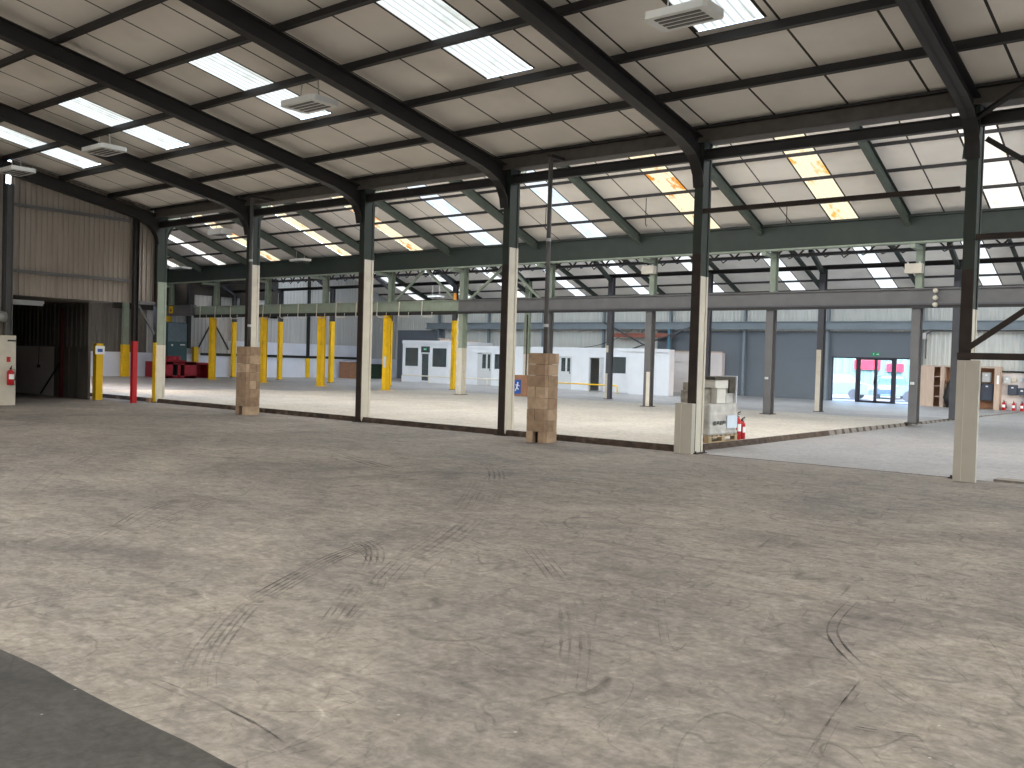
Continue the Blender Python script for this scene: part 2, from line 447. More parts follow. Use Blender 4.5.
scuff('tyre_mark', [(-3.87, 2.48), (-4.17, 2.69), (-4.48, 2.98), (-4.90, 3.44), (-5.07, 3.72), (-5.39, 4.29), (-5.72, 4.94), (-6.01, 5.89)], (-.09, -.05, -.015, .03, .075), .02)
scuff('tyre_mark', [(-4.07, 3.39), (-4.54, 3.97), (-5.16, 4.76), (-5.68, 5.28), (-6.08, 5.48)], (-.07, -.02, .03, .07), .025)
scuff('tyre_mark', [(-4.15, 2.38), (-3.78, 2.39), (-3.29, 2.37), (-2.94, 2.30)], (0, .05), .022)
scuff('tyre_mark', [(-7.51, 4.23), (-8.19, 5.03), (-8.76, 5.85)], (-.08, -.03, .02, .07), .03)
scuff('tyre_mark', [(-5.13, 5.04), (-5.55, 6.06), (-6.84, 8.13), (-8.69, 10.42), (-9.81, 11.14)], (-.1, -.04, .03, .1), .035)
scuff('tyre_mark', [(-4.92, 6.41), (-3.76, 5.32), (-3.03, 4.40), (-2.58, 3.71)], (-.08, -.03, .03, .08), .03)
scuff('tyre_mark', [(-1.39, 3.63), (-1.48, 4.22), (-1.56, 4.88)], (0,), .03)
scuff('tyre_mark', [(-12, 10.2), (-10, 9.4), (-8.4, 9.2), (-6.2, 9.8)], (-.1, 0, .1), .04)
scuff('tyre_mark', [(-11.5, 7.2), (-10.4, 8.2), (-9.9, 9.6), (-10.2, 11)], (-.08, 0, .08), .04)
scuff('tyre_mark', [(-2.2, 6.6), (-2.0, 5.6), (-1.4, 4.8), (-.9, 4.5)], (0, .06), .02)
for pts_, of_, w_ in (([(-6.19, 5.48), (-5.37, 5.0), (-4.77, 4.5), (-4.32, 3.89), (-3.99, 3.38)], (-.06, -.02, .03), .016),
                      ([(-8.14, 9.48), (-6.01, 6.57), (-5.21, 5.17), (-4.17, 3.67)], (-.1, -.05, .02, .08), .02),
                      ([(-3.3, 5.79), (-2.64, 4.71), (-2.5, 4.66), (-2.57, 4.94)], (0, .05), .014),
                      ([(-1.61, 5.85), (-1.37, 5.56), (-1.13, 5.23)], (0,), .014), ([(-1.29, 6.31), (-1.07, 5.81), (-.9, 5.35)], (0, .07), .016),
                      ([(-1.57, 4.92), (-1.48, 4.22), (-1.37, 3.64)], (0, .04), .014), ([(-1.41, 4.16), (-1.23, 4.21), (-1.07, 4.3)], (0, .02, .05), .02),
                      ([(-7.01, 3.31), (-7.81, 4.12), (-8.86, 5.2), (-8.88, 5.93)], (-.07, 0, .06), .02),
                      ([(-9.54, 7.54), (-9.19, 9.37), (-7.4, 10.26), (-5.2, 10.1)], (-.12, -.05, .04, .1), .03),
                      ([(-14.06, 7.15), (-12.22, 5.75), (-10.05, 4.32)], (-.1, 0, .1), .03)):
    scuff('tyre_mark', pts_, of_, w_)
scuff('tyre_mark', [(-5.6, 8.0), (-5.45, 8.4), (-5.40, 8.9)], (-.06, 0, .06), .03)

# ------------------------------------------------------------------ roofs
def ceiling(name, x0, x1, y0, y1, zf, holes, joints, yj=()):
    """boards on the underside of a slope; dark joint strips; openings for the rooflights"""
    bx = {x0, x1}; by = {y0, y1}
    js = []
    for j in joints:
        if x0 < j < x1: js.append((j - .02, j + .02)); bx |= {j - .02, j + .02}
    for h in holes:
        bx |= {h[0] - .05, h[0], h[1], h[1] + .05}; by |= {h[2], h[3]}
    bx = sorted(v for v in bx if x0 <= v <= x1); by = sorted(v for v in by if y0 <= v <= y1)
    mb = MB()
    for a, b in zip(bx[:-1], bx[1:]):
        for c, d in zip(by[:-1], by[1:]):
            mx, my = (a + b) / 2, (c + d) / 2
            if any(h[0] < mx < h[1] and h[2] < my < h[3] for h in holes): continue
            mb.m = 1 if any(j[0] < mx < j[1] for j in js) or any((h[0] - .05 < mx < h[0] or h[1] < mx < h[1] + .05) and h[2] < my < h[3] for h in holes) else 0
            mb.add([(a, c, zf(c)), (a, d, zf(d)), (b, d, zf(d)), (b, c, zf(c))], [(0, 1, 2, 3)])
    return struct(name, mb, [M_panel, M_joint], recalc=False)
def corr_sheet(x0, x1, y0, y1, zf, pitch=.146, amp=.018):
    mb = MB(); n = max(8, int((x1 - x0) / pitch * 6)); vs = []
    for k in range(n + 1):
        x = x0 + (x1 - x0) * k / n
        dz = amp * math.cos(2 * math.pi * (x - (x0 + x1) / 2) / pitch)
        vs += [(x, y0, zf(y0) + dz), (x, y1, zf(y1) + dz)]
    mb.add(vs, [(2 * k, 2 * k + 1, 2 * k + 3, 2 * k + 2) for k in range(n)])
    return mb
def skylight(label, x0, x1, ysplit, zf, m, group, pitch=.146):
    yc = (ysplit[0] + ysplit[-1]) / 2
    t = thing('skylight', label, 'skylight', ((x0 + x1) / 2, yc, zf(yc)), group)
    for a, b in zip(ysplit[:-1], ysplit[1:]):
        corr_sheet(x0 - .05, x1 + .05, a, b, lambda y: zf(y) + .022, pitch).build('sheet', m, t, recalc=False)
    return t

# near span: slope falls from a ridge at y = 3.4 to the column row at y = 15.4
zn = lambda y: 5.42 + .48 + .185 * (15.4 - y)
YRN = 3.4
near_sky = [(-20.88, -19.88, 'first', 'second'), (-15.72, -14.78, 'second', 'third'), (-10.64, -9.64, 'third', 'fourth'), (-6.59, -5.58, 'fourth', 'fifth'), (-25.03, -24.05, None, None)]
NP = [15.16, 13.80, 12.37, 10.85, 9.40, 7.95, 6.50, 5.05, 3.60]
NH = [(a, b, 9.42, 12.25) for a, b, _, _ in near_sky]
NHX = [(X(i) + 1.3, X(i) + 3.1, 3.7, 6.3) for i in range(0, 8)] + [(X(i) + 1.3, X(i) + 3.1, 8.0, 12.2) for i in (6, 7)]
ceiling('ceiling', X0 - .25, XR, YRN, 15.28, zn, NH + NHX, [-7.9 + 1.2447 * k for k in range(-15, 15)])
for h in NHX:
    corr_sheet(h[0], h[1], h[2], h[3], lambda y: zn(y) + .035, .4).build('unseen_fill_sheet', M_fill_near, bpy.data.objects['ceiling'], recalc=False)  # overbright sheets added out of view to fill light onto the near floor
lab_n = ['near ribbed skylight between the second and third near rafters from the left',
         'near ribbed skylight partly behind a lamp, between the third and fourth near rafters',
         'largest ribbed skylight, between the fourth and fifth near rafters from the left',
         'ribbed white skylight behind the large hanging lamp right of the fifth near rafter',
         'ribbed white skylight at far left, next to the gable wall']
for (a, b, _, _), lb in zip(near_sky, lab_n):
    skylight(lb, a, b, (9.42, 10.85, 12.25), zn, M_rl, 'near roof skylights')
# far side of the near span's ridge, behind the camera
zn2 = lambda y: zn(YRN) - .185 * (YRN - y)
NH2 = [(X(i) + 1.3, X(i) + 3.1, -6.5, -2.5) for i in range(0, 8)]
cb = ceiling('ceiling.001', X0 - .25, XR, YBACK, YRN, zn2, NH2, [])
for h in NH2:
    corr_sheet(h[0], h[1], h[2], h[3], lambda y: zn2(y) + .035, .4).build('unseen_fill_sheet', M_fill_near, cb, recalc=False)  # more unseen glowing sheets, added to light the near span

# middle span: ridge at y = 22.4, slopes down to both rows
zmf = lambda y: 6.55 + .36 * (28.1 - y)
YRM = 22.4
zmn = lambda y: zmf(YRM) - .335 * (YRM - y)
mid_sky = [(X(i) - 2.45, X(i) - 1.55, i) for i in range(5, -5, -1)]
mid_sky = [(-6.13, -5.28, 5), (-10.65, -9.82, 4), (-15.28, -14.42, 3), (-19.88, -18.98, 2), (-24.90, -23.98, 1), (-29.18, -28.40, 0), (-33.70, -33.00, -1), (-39.10, -38.32, -2), (-43.70, -42.98, -3), (-48.0, -47.2, -4)]
MH = [(a, b, 23.9, 28.98) for a, b, _ in mid_sky]
ceiling('ceiling.002', XE - .1, XR, YRM, YB + .1, zmf, MH, [X(i) + .86 for i in range(-6, 8)] + [X(i) + 2.05 - .55 * (i % 2) for i in range(-6, -1)])
mm_ = {5: M_rlm, 4: M_amber, 3: M_rust, 2: M_blueish, 1: M_blueish, 0: M_rust, -1: M_amber, -2: M_rust, -3: M_rlm, -4: M_rlm}
lab_m = {5: 'pale dirty skylight of the middle roof right of the last boxed column', 4: 'yellowed skylight of the middle roof left of the last boxed column',
         3: 'orange rust-stained skylight of the middle roof beside the fifth near column', 2: 'bluish white skylight of the middle roof behind the tall thin downpipe',
         1: 'bluish white skylight of the middle roof left of the fourth near column', 0: 'orange-spotted skylight of the middle roof right of the third near column',
         -1: 'yellowed skylight of the middle roof left of the third near column', -2: 'rust-stained skylight of the middle roof left of the second near column',
         -3: 'long whitish skylight of the middle roof right of the first near column', -4: 'whitish skylight at the far left end of the middle roof'}
for a, b, i in mid_sky:
    skylight(lab_m[i], a, b, (23.9, 25.1, 26.35, 27.6, 28.98), zmf, mm_[i], 'middle roof skylights', .2)
MH2 = [(X(i) - 3.3, X(i) - 1.2, 16.5, 21.5) for i in range(1, 8)] + [(X(i) - 2.7, X(i) - 1.8, 17.5, 20.5) for i in range(-1, 1)]
cb = ceiling('ceiling.003', XE - .1, XR, 15.6, YRM, zmn, MH2, [])
for h in MH2:
    corr_sheet(h[0], h[1], h[2], h[3], lambda y: zmn(y) + .035, .4).build('unseen_fill_sheet', M_fill_middle, cb, recalc=False)  # unseen sheets added as fill for the middle span and slab

# third span: ridge at y = 40.65
z3 = lambda y: 5.5 + .36 * (47.6 - y)
YR3 = 40.65
z3n = lambda y: z3(YR3) - .255 * (YR3 - y)
far_sky = [(-14.78 - 4.58 * k, -13.98 - 4.58 * k) for k in range(-1, 8)]
TH = [(a, b, 41.6, 47.1) for a, b in far_sky]
ceiling('ceiling.004', XE - .1, XR, YR3, YW + .3, z3, TH, [X(i) - 1.9 for i in range(-5, 8)])
for k, (a, b) in enumerate(far_sky):
    skylight('small bright skylight in the farthest roof, %s from the right' % ORD[k], a, b, (41.6, 43.05, 44.45, 45.82, 47.1), z3, M_rl3, 'farthest roof skylights', .2)
TH2 = [(X(i) - 3.3, X(i) - 1.2, 34.6, 40.0) for i in range(-2, 8)] + [(X(i) - 3.0, X(i) - 1.5, 35.6, 39.0) for i in range(-5, -2)]
cb = ceiling('ceiling.005', XE - .1, XR, YB2, YR3, z3n, TH2, [])
for h in TH2:
    corr_sheet(h[0], h[1], h[2], h[3], lambda y: z3n(y) + .035, .4).build('unseen_fill_sheet', M_fill_far, cb, recalc=False)  # strong fill sheets added out of view for the far span
# flat deck over the strip between the two inner column rows
struct('ceiling.006', MB().box(XE - .1, XR, YB + .05, YB2, 6.28, 6.34), M_joint)

# gutter lining and eaves board of the near roof
struct('trim_4', MB().box(X0, XR, 15.22, 15.25, 5.655, 5.90).box(X0, XR, 15.19, 15.22, 5.655, 5.675).box(X0, XR, 15.25, 15.75, 5.70, 5.73), mat('gutter_sheet', (84, 79, 74), .6, var=.15))

# ------------------------------------------------------------------ near steelwork
cn = ['first', 'second', 'third', 'fourth', 'fifth', 'sixth']
NCO = [-.10, .05, .09, .06, 0, 0]      # the row as it stands, slightly out of line
def near_column(i):
    x = X(i) + .085 + NCO[i]; y0 = 15.33
    zf = [3.66, 3.66, 3.66, 3.66, 3.66, 3.2][i]
    zs = [3.72, 4.05, 3.98, 4.03, 3.26, 2.6][i]
    lab = {0: 'green and cream steel column with a yellow edge, first of the near row, by the gable',
           1: 'steel column behind the left block pillar, second of the near row',
           2: 'brown-edged cream steel column standing free, third of the near row from the left',
           3: 'brown-edged cream steel column left of the right-hand block pillar, fourth of the near row',
           4: 'brown-edged cream steel column behind a knee-high white casing, fifth of the near row',
           5: 'dark brown steel column rising from the tall cream casing at right, last of the near row'}[i]
    t = thing('steel_column', lab, 'column', (x, y0 + .16, 0), 'near row columns')
    zt = 5.82
    low = M_brown
    if i == 0:
        MB().box(x - .085, x + .085, y0, y0 + .03, .0, 1.85).build('painted_base', M_yellow, t)
        MB().box(x - .085, x + .085, y0, y0 + .03, 1.85, zf).build('front_flange', low, t)
    else:
        MB().box(x - .085, x + .085, y0, y0 + .03, .0, zf).build('front_flange', low, t)
    MB().box(x - .085, x + .085, y0, y0 + .03, zf, zt).build('upper_flange', M_green, t)
    m = MB().box(x - .07, x + .07, y0 + .03, y0 + .27, 0, zs).box(x - .085, x + .085, y0 + .27, y0 + .33, 0, zs)
    if i == 0:
        MB().box(x - .07, x + .07, y0 + .03, y0 + .27, 0, 1.78).box(x - .085, x + .085, y0 + .27, y0 + .33, 0, 1.78).build('cream_foot', M_cream, t)
        m = MB().box(x - .07, x + .07, y0 + .03, y0 + .27, 1.78, zs).box(x - .085, x + .085, y0 + .27, y0 + .33, 1.78, zs)
    m.build('lower_shaft', M_cream if i else M_pgreen, t)
    m = MB().box(x - .07, x + .07, y0 + .03, y0 + .27, zs, zt).box(x - .085, x + .085, y0 + .27, y0 + .33, zs, zt)
    m.build('upper_shaft', M_green, t)
    mb = MB().box(x - .16, x + .16, y0 - .04, y0 + .37, 0, .018)
    for sx in (-.12, .12):
        for sy in (.0, .33): mb.tube([(x + sx, y0 + sy, .018), (x + sx, y0 + sy, .05)], .014, 6)
    mb.build('base_plate', M_brown, t)
    return t
for i in range(6): near_column(i)

def near_rafter(i):
    x = X(i) + .09; zb = lambda y: 5.42 + .185 * (15.4 - y)
    yend = 15.33
    bottom = [(YRN, zb(YRN)), (14.45, zb(14.45)), (14.75, 5.50), (14.98, 5.40), (15.14, 5.26), (15.25, 5.08), (15.30, 4.86)]
    top = [(YRN, zb(YRN) + .315), (15.26, zb(15.26) + .315)]
    t = thing('roof_rafter', 'dark brown steel rafter rising from the %s near column from the left' % cn[i] if i else
              'dark brown steel rafter running along the top of the left gable wall', 'rafter', (x, yend, 5.0), 'near roof rafters')
    poly = bottom + [(yend, 4.86), (yend, zb(15.3) + .315)] + top[::-1][1:]
    MB().prism(poly, 'x', x - .009, x + .009).build('web', M_dark, t)
    MB().strip(bottom, x, .21, .02, 1).build('lower_flange', M_dark, t)
    MB().strip([top[0], top[1]], x, .21, .02, -1).build('upper_flange', M_dark, t)
    return t
for i in range(6): near_rafter(i)
for k, y in enumerate(NP[:8]):
    zc = 5.42 + .315 + .185 * (15.4 - y)
    mb = MB()
    x0, x1 = X0 - .1, XR
    if k == 0: zc += .10
    # zed section
    mb.box(x0, x1, y - .012, y + .012, zc, zc + (.155 if k else .06)).box(x0, x1, y - .09, y + .012, zc, zc + .012)
    o = mb.build('roof_purlin', M_dark, None, (X0, y, zc))
    tag(o, 'dark steel purlin under the near roof, %s up from the eaves' % ORD[k], 'purlin', 'near roof purlins')
o = MB().ibeam_x(X0, XR, 15.42, 5.37, 5.56, .12).build('eaves_beam', M_dark, None, (X0, 15.42, 5.37))
tag(o, 'dark steel eaves beam running along the heads of the near column row', 'beam')
o = MB().box(X(4) + .09, X(5) - .09, 15.36, 15.44, 4.40, 4.48).build('tie_rail', M_brown, None, (X(4), 15.4, 4.4))
tag(o, 'rusty brown horizontal rail between the fifth and sixth near columns, high up', 'rail')
o = MB().box(X(5) + .09, XR, 15.34, 15.42, 3.64, 3.73).build('tie_rail', M_brown, None, (X(5), 15.4, 3.64))
tag(o, 'dark brown horizontal rail right of the last near column, near the green beam', 'rail')
o = MB().box(X(5) + .0, XR, 15.24, 15.33, 1.83, 1.93).build('tie_rail', M_brown, None, (X(5), 15.3, 1.83))
tag(o, 'dark brown horizontal rail at the top of the tall cream casing', 'rail')
o = MB().bar((X(5) + .12, 15.30, 1.99), (X(6), 15.30, 5.35), .03, .085, (0, 1, 0)).build('diagonal_brace', M_brown, None, (X(5), 15.4, 1.95))
tag(o, 'brown diagonal brace rising to the right from the tall cream casing', 'brace')
o = MB().bar((X(5) + .24, 15.46, 5.18), (X(6), 15.46, 1.95), .03, .08, (0, 1, 0)).build('diagonal_brace', M_dark, None, (X(5), 15.4, 5.2))
tag(o, 'dark diagonal brace falling to the right from the head of the last near column', 'brace')
o = MB().bar((X(5) + .1, 15.2, 5.42), (X(5) + 1.6, 14.3, 5.98), .06, .07).build('knee_brace', M_dark, None, (X(5), 15.2, 5.4))
tag(o, 'short dark brace rising from the last near column to the roof at top right', 'brace')

# casings, block pillars, downpipes
def casing(x0, x1, y0, y1, h, label):
    t = thing('column_casing', label, 'casing', ((x0 + x1) / 2, (y0 + y1) / 2, 0), 'cream column casings')
    xm = x0 + (x1 - x0) * .36
    MB().box(x0, x1, y0, y0 + .02, 0, h).build('front_panel', M_box, t)
    MB().box(x1 - .02, x1, y0 + .02, y1, 0, h).box(x0, x0 + .02, y0 + .02, y1, 0, h).build('side_panel', M_box, t)
    MB().box(x0, x1, y0 - .0, y1, h, h + .012).build('top_panel', M_box, t)
    MB().box(xm - .006, xm + .006, y0 - .006, y0, 0.01, h - .01).build('joint_strip', M_cream, t)
    return t
casing(-8.39, -8.04, 15.19, 15.32, .91, 'low cream casing boxed round the foot of the fifth near column')
casing(-3.565, -3.255, 15.0, 15.09, 1.80, 'tall cream casing boxed round the foot of the last near column')

def block_pillar(cx, cy, label, seed):
    rnd = random.Random(seed)
    t = thing('block_pillar', label, 'pillar', (cx, cy, 0), 'concrete block pillars')
    mb = MB(); h = .218; g = .005; a = .22
    for c in range(8):
        z0, z1 = c * .2225 + .002, c * .2225 + h
        def B(x0, x1, y0, y1):
            mb.m = rnd.choice([0, 0, 0, 1])
            j = rnd.uniform(-.004, .004)
            mb.box(cx + x0 + g + j, cx + x1 - g + j, cy + y0 + g, cy + y1 - g, z0, z1)
        if c == 0:
            B(-a, -.055, -a, -.11); B(.075, a, -a, -.12); B(-a, -.11, -.11, .12); B(.12, a, -.12, a); B(-a, .12, .12, a)
        elif c % 2:
            B(-a, a, -a, -.11); B(.11, a, -.11, .11); B(-a, -.11, -.11, .11); B(-a, a, .11, a)
        else:
            s = rnd.choice([-.02, .03, 0])
            B(-a, s, -a, -.11); B(s, a, -a, -.11); B(.11, a, -.11, a); B(-a, -.11, -.11, a); B(-.11, .11, .11, a)
    mb.build('blockwork', [M_block, M_block2], t)
    mb = MB().box(cx - .105, cx + .105, cy - .105, cy + .105, 0, 1.74)
    mb.build('core_fill', M_coreshade, t)  # near-black colour carries the shade inside the hole in the bottom course
    return t
block_pillar(-20.65, 14.57, 'brown concrete block pillar at left, in front of the second near column', 4)
block_pillar(-11.16, 14.80, 'brown concrete block pillar in the middle, right of the fourth near column', 9)
def downpipe(x, y, label):
    t = thing('downpipe', label, 'pipe', (x, y, 1.78), 'roof downpipes')
    MB().tube([(x, y, 1.74), (x, y, 5.70)], .045, 12).build('pipe', M_grey, t, smooth=True)
    mb = MB()
    for z in (2.3, 4.0): mb.tube([(x, y, z), (x, y, z + .06)], .05, 12)
    mb.build('collar', M_lgrey, t)
    mb = MB().box(x - .05, x + .05, y - .05, 15.30, 5.66, 5.72)
    mb.build('outlet', M_dark, t)
downpipe(-20.66, 14.58, 'grey downpipe rising from the left block pillar to the gutter')
downpipe(-11.14, 14.82, 'tall thin grey downpipe rising from the middle block pillar to the gutter')

# ------------------------------------------------------------------ near gable wall (left)
def ribbed(mb, along, a0, a1, z0, z1, fixed, pitch=.2, depth=.035, sgn=1, ztop=None):
    """trapezoidal ribbed sheet; along x or y, facing +fixed axis when sgn=1"""
    a = a0; prof = []
    while a < a1 - 1e-6:
        for u, d in ((0, 0), (.5, 0), (.62, 1), (.88, 1)):
            if a + u * pitch <= a1: prof.append((a + u * pitch, d * depth))
        a += pitch
    prof.append((a1, 0))
    vs = []
    for p, d in prof:
        zt = ztop(p) if ztop else z1
        q = fixed + sgn * d
        vs += [(q, p, z0), (q, p, zt)] if along == 'y' else [(p, q, z0), (p, q, zt)]
    mb.add(vs, [(2 * k, 2 * k + 1, 2 * k + 3, 2 * k + 2) for k in range(len(prof) - 1)])
    return mb
gt = lambda y: min(zn(max(y, YRN)), zn2(y) if y < YRN else 99) + .05
mb = ribbed(MB(), 'y', 11.1, 15.4, 3.02, 0, X0 - .14, .15, .035, 1, gt)
ribbed(mb, 'y', YBACK, 10.95, 0, 0, X0 - .14, .15, .035, 1, gt)
struct('wall_gable', mb, M_clad, recalc=False)
o = MB().box(X0 - .1, X0 - .02, 11.14, 14.5, 3.64, 3.72).build('sheeting_rail', M_grey, None, (X0, 11, 3.64)); tag(o, 'grey horizontal rail low on the left gable cladding, above the dark opening', 'rail')
o = MB().box(X0 - .1, X0 - .02, 11.14, 14.5, 5.44, 5.52).build('sheeting_rail', M_grey, None, (X0, 11, 5.44)); tag(o, 'grey horizontal rail high on the left gable cladding, under the rafter', 'rail')
t = thing('gable_post', 'grey steel post with a white boxed foot at the far left of the gable wall', 'column', (X0, 11.02, 0))
MB().hcol(X0 + .0, 11.02, 1.9, 6.0, .16, .18).build('shaft', M_grey, t)
MB().box(X0 - .1, X0 + .06, 10.72, 11.22, 0, 1.9).build('boxed_foot', M_cream, t)
MB().box(X0 + .06, X0 + .075, 11.0, 11.22, 1.74, 1.78).build('bracket', M_black, t)
t = thing('gable_post', 'dark steel post with a bright red lower half beside the gable opening', 'column', (X0, 14.67, 0))
MB().hcol(X0, 14.67, 1.87, 5.55, .14, .15).build('shaft', M_dark, t)
MB().box(X0 - .07, X0 + .07, 14.60, 14.745, 0, 1.87).build('red_casing', M_red, t)
o = MB().tube([(X0 + .12, 10.3, 2.36), (X0 + .12, 10.7, 2.40), (X0 + .10, 10.90, 2.40)], .15, 14).build('air_duct', M_duct, None, (X0, 10.7, 2.4), smooth=True)
tag(o, 'short grey round duct at the far left edge against the gable post', 'duct')
o = MB().tube([(X0 + .1, 10.84, 2.5), (X0 + .1, 10.84, 6.3)], .035, 8).tube([(X0 + .1, 10.70, 1.9), (X0 + .1, 10.70, 6.3)], .02, 8).build('wall_conduit', M_black, None, (X0, 10.8, 2))
tag(o, 'thin black conduits climbing the gable wall at the far left edge', 'pipe')
o = MB().box(X0 - .03, X0 + .02, 14.77, 15.33, 3.0, 3.1).bar((X0, 14.78, 2.95), (X0, 15.33, 2.1), .05, .05).build('wall_brace', M_grey, None, (X0, 15, 3))
tag(o, 'pale diagonal bracket between the red post and the first near column', 'brace')

# annex behind the gable opening
struct('wall_annex', ribbed(MB(), 'x', -36, -28.9, 1.66, 3.1, 14.44, .3, .03, -1).box(-36, -28.9, 14.44, 14.5, 1.62, 1.68), M_dwall, recalc=False)
struct('wall_annex_lower', MB().box(-36, -31.2, 14.42, 14.5, 0, 1.64), M_offwhite)
struct('wall_annex_door', MB().box(-31.2, -28.9, 14.42, 14.5, 0, 1.64).box(-30.2, -30.14, 14.40, 14.42, 0, 1.6).box(-29.7, -29.5, 14.40, 14.42, 0, 1.5), M_dwall)
struct('wall_annex_end', MB().box(-36.1, -36, 10.0, 14.5, 0, 3.1), M_dwall)
struct('wall_annex_side', MB().box(-36, X0 - .2, 9.9, 10.0, 0, 3.1), M_dwall)
struct('ceiling.007', MB().box(-36, X0 - .15, 9.9, 14.6, 3.06, 3.12), M_dwall)
o = MB().box(-30.58, -30.50, 14.30, 14.40, 0, 2.9).build('thin_post', mat('dull_red_post', (84, 22, 28), .6), None, (-30.55, 14.33, 0)); tag(o, 'thin dark red post inside the dark opening at left', 'post')
o = MB().bar((-32.0, 14.36, .05), (-30.7, 14.36, 1.1), .03, .04, (0, 1, 0)).build('leaning_bar', M_black, None, (-32, 14.3, 0)); tag(o, 'dark bar leaning on the annex wall left of the thin red post', 'bar')
o = MB().box(-27.6, -27.5, 11.2, 12.4, 2.86, 2.94).box(-27.58, -27.52, 11.22, 12.38, 2.8, 2.86).build('batten_light', M_lgrey, None, (-27.5, 11.8, 2.9)); tag(o, 'unlit white batten lamp under the ceiling of the dark opening', 'lamp')
o = MB().tube([(-32.2, 14.38, 1.66), (-32.2, 14.36, 1.0)], .012, 6).box(-32.25, -32.15, 14.33, 14.4, .92, 1.02).build('light_pull', M_black, None, (-32.2, 14.38, 1)); tag(o, 'black cord with a pull switch hanging on the white annex wall', 'switch')
t = thing('bollard_post', 'yellow square post with a white notice at the edge of the dark opening', 'post', (-28.62, 14.55, 0))
MB().box(-28.72, -28.50, 14.48, 14.70, 0, 1.78).build('post', M_yellow, t)
n_ = MB().box(-28.50, -28.485, 14.44, 14.74, 1.44, 1.70).build('notice', M_white_sign, t)
MB().box(-28.485, -28.48, 14.51, 14.67, 1.51, 1.61).build('printed_panel', M_blue_sign, n_)
o = MB().box(X0 - .25, X0 - .05, 15.22, 15.40, 0, .14).build('loose_block', M_block, None, (X0 - .15, 15.3, 0)); tag(o, 'small brown block lying left of the first near column', 'block')

# ------------------------------------------------------------------ fire extinguishers
def extinguisher(x, y, z, h, label, face=(0, -1), grp='fire extinguishers'):
    t = thing('fire_extinguisher', label, 'fire extinguisher', (x, y, z), grp)
    r = h * .17
    MB().tube([(x, y, z), (x, y, z + .01), (x, y, z + h * .66), (x, y, z + h * .74), (x, y, z + h * .80)], [r * .9, r, r, r * .75, r * .35], 14).build('cylinder', M_red, t, smooth=True)
    MB().tube([(x, y, z + h * .80), (x, y, z + h * .90)], r * .3, 8).build('valve', M_black, t)
    MB().bar((x, y, z + h * .91), (x + face[0] * r * .9, y + face[1] * r * .9, z + h), .02, .012).bar((x, y, z + h * .88), (x + face[0] * r * .9, y + face[1] * r * .9, z + h * .92), .02, .012).build('handle', M_black, t)
    s = (-face[1], face[0])
    MB().tube([(x, y, z + h * .86), (x + s[0] * r * 1.2, y + s[1] * r * 1.2, z + h * .80), (x + s[0] * r * 1.35, y + s[1] * r * 1.35, z + h * .5), (x + s[0] * r * 1.3, y + s[1] * r * 1.3, z + h * .22)], [.009, .009, .009, .018], 7).build('hose', M_black, t, smooth=True)
    ang = math.atan2(face[1], face[0]); mb = MB(); vs = []
    for k in range(7):
        a = ang + (k - 3) * .28
        vs += [(x + math.cos(a) * r * 1.015, y + math.sin(a) * r * 1.015, z + h * .30), (x + math.cos(a) * r * 1.015, y + math.sin(a) * r * 1.015, z + h * .56)]
    mb.add(vs, [(2 * k, 2 * k + 2, 2 * k + 3, 2 * k + 1) for k in range(6)])
    mb.build('paper_label', M_white_sign, t, recalc=False)
    return t
extinguisher(X0 + .155, 11.05, .56, .52, 'red fire extinguisher hung on the white boxed post at far left', (1, 0))
o = MB().box(X0 + .06, X0 + .065, 10.98, 11.08, 1.18, 1.32).build('wall_sign', M_red, None, (X0 + .16, 11, 1.2)); tag(o, 'small red sign above the fire extinguisher on the white boxed post', 'sign')

# ------------------------------------------------------------------ middle steelwork
def mid_rafter(i):
    x = X(i) - .06
    zb = lambda y: 6.1 + .36 * (28.1 - y); zr = zb(YRM)
    za = lambda y: zr - .335 * (YRM - y)
    bottom = [(15.67, 4.95), (15.75, 5.2), (15.95, 5.55), (16.4, za(16.4)), (YRM, zr), (YV + .03, zb(YV + .03))]
    h = .32
    top = [(YV + .03, zb(YV + .03) + h), (YRM, zr + h), (15.67, za(15.67) + h)]
    j = i + 5
    nm = {5: 'above the last boxed column at right', 4: 'right of the fifth near column, the longest in view', 3: 'just right of the fifth near column head', 2: 'right of the tall thin downpipe',
          1: 'left of the tall thin downpipe', 0: 'just right of the third near column head', -1: 'just left of the third near column'}.get(i)
    if nm is None: nm = '%s left of the third near column' % ORD[-i - 1]
    t = thing('roof_rafter', 'grey-green rafter of the middle roof ' + nm, 'rafter', (x, 15.67, 5), 'middle roof rafters')
    MB().prism(bottom + top, 'x', x - .008, x + .008).build('web', M_rafter, t)
    MB().strip(bottom, x, .16, .02, 1).build('lower_flange', M_rafter, t)
    MB().strip(top, x, .16, .02, -1).build('upper_flange', M_green, t)
for i in range(-4, 6): mid_rafter(i)
for k, y in enumerate((28.8, 27.6, 26.35, 25.1, 23.85)):
    zc = zmf(y) - .10
    o = MB().box(XE, XR, y - .012, y + .012, zc, zc + .095).build('roof_purlin', M_dark, None, (XE, y, zc))
    tag(o, 'dark purlin under the middle roof, %s up from the green beam' % ORD[k], 'purlin', 'middle roof purlins')
# long green valley beam on row B
t = thing('valley_beam', 'long deep grey-green steel beam crossing the hall under the middle roof', 'beam', (XE, YV, 5.4))
MB().box(XE, XR, YV - .01, YV + .01, 5.445, 6.20).build('web', M_green, t)
MB().box(XE, XR, YV - .14, YV + .14, 5.395, 5.445).build('lower_flange', M_pgreen, t)
MB().box(XE, XR, YV - .12, YV + .12, 6.18, 6.22).build('upper_flange', M_green, t)
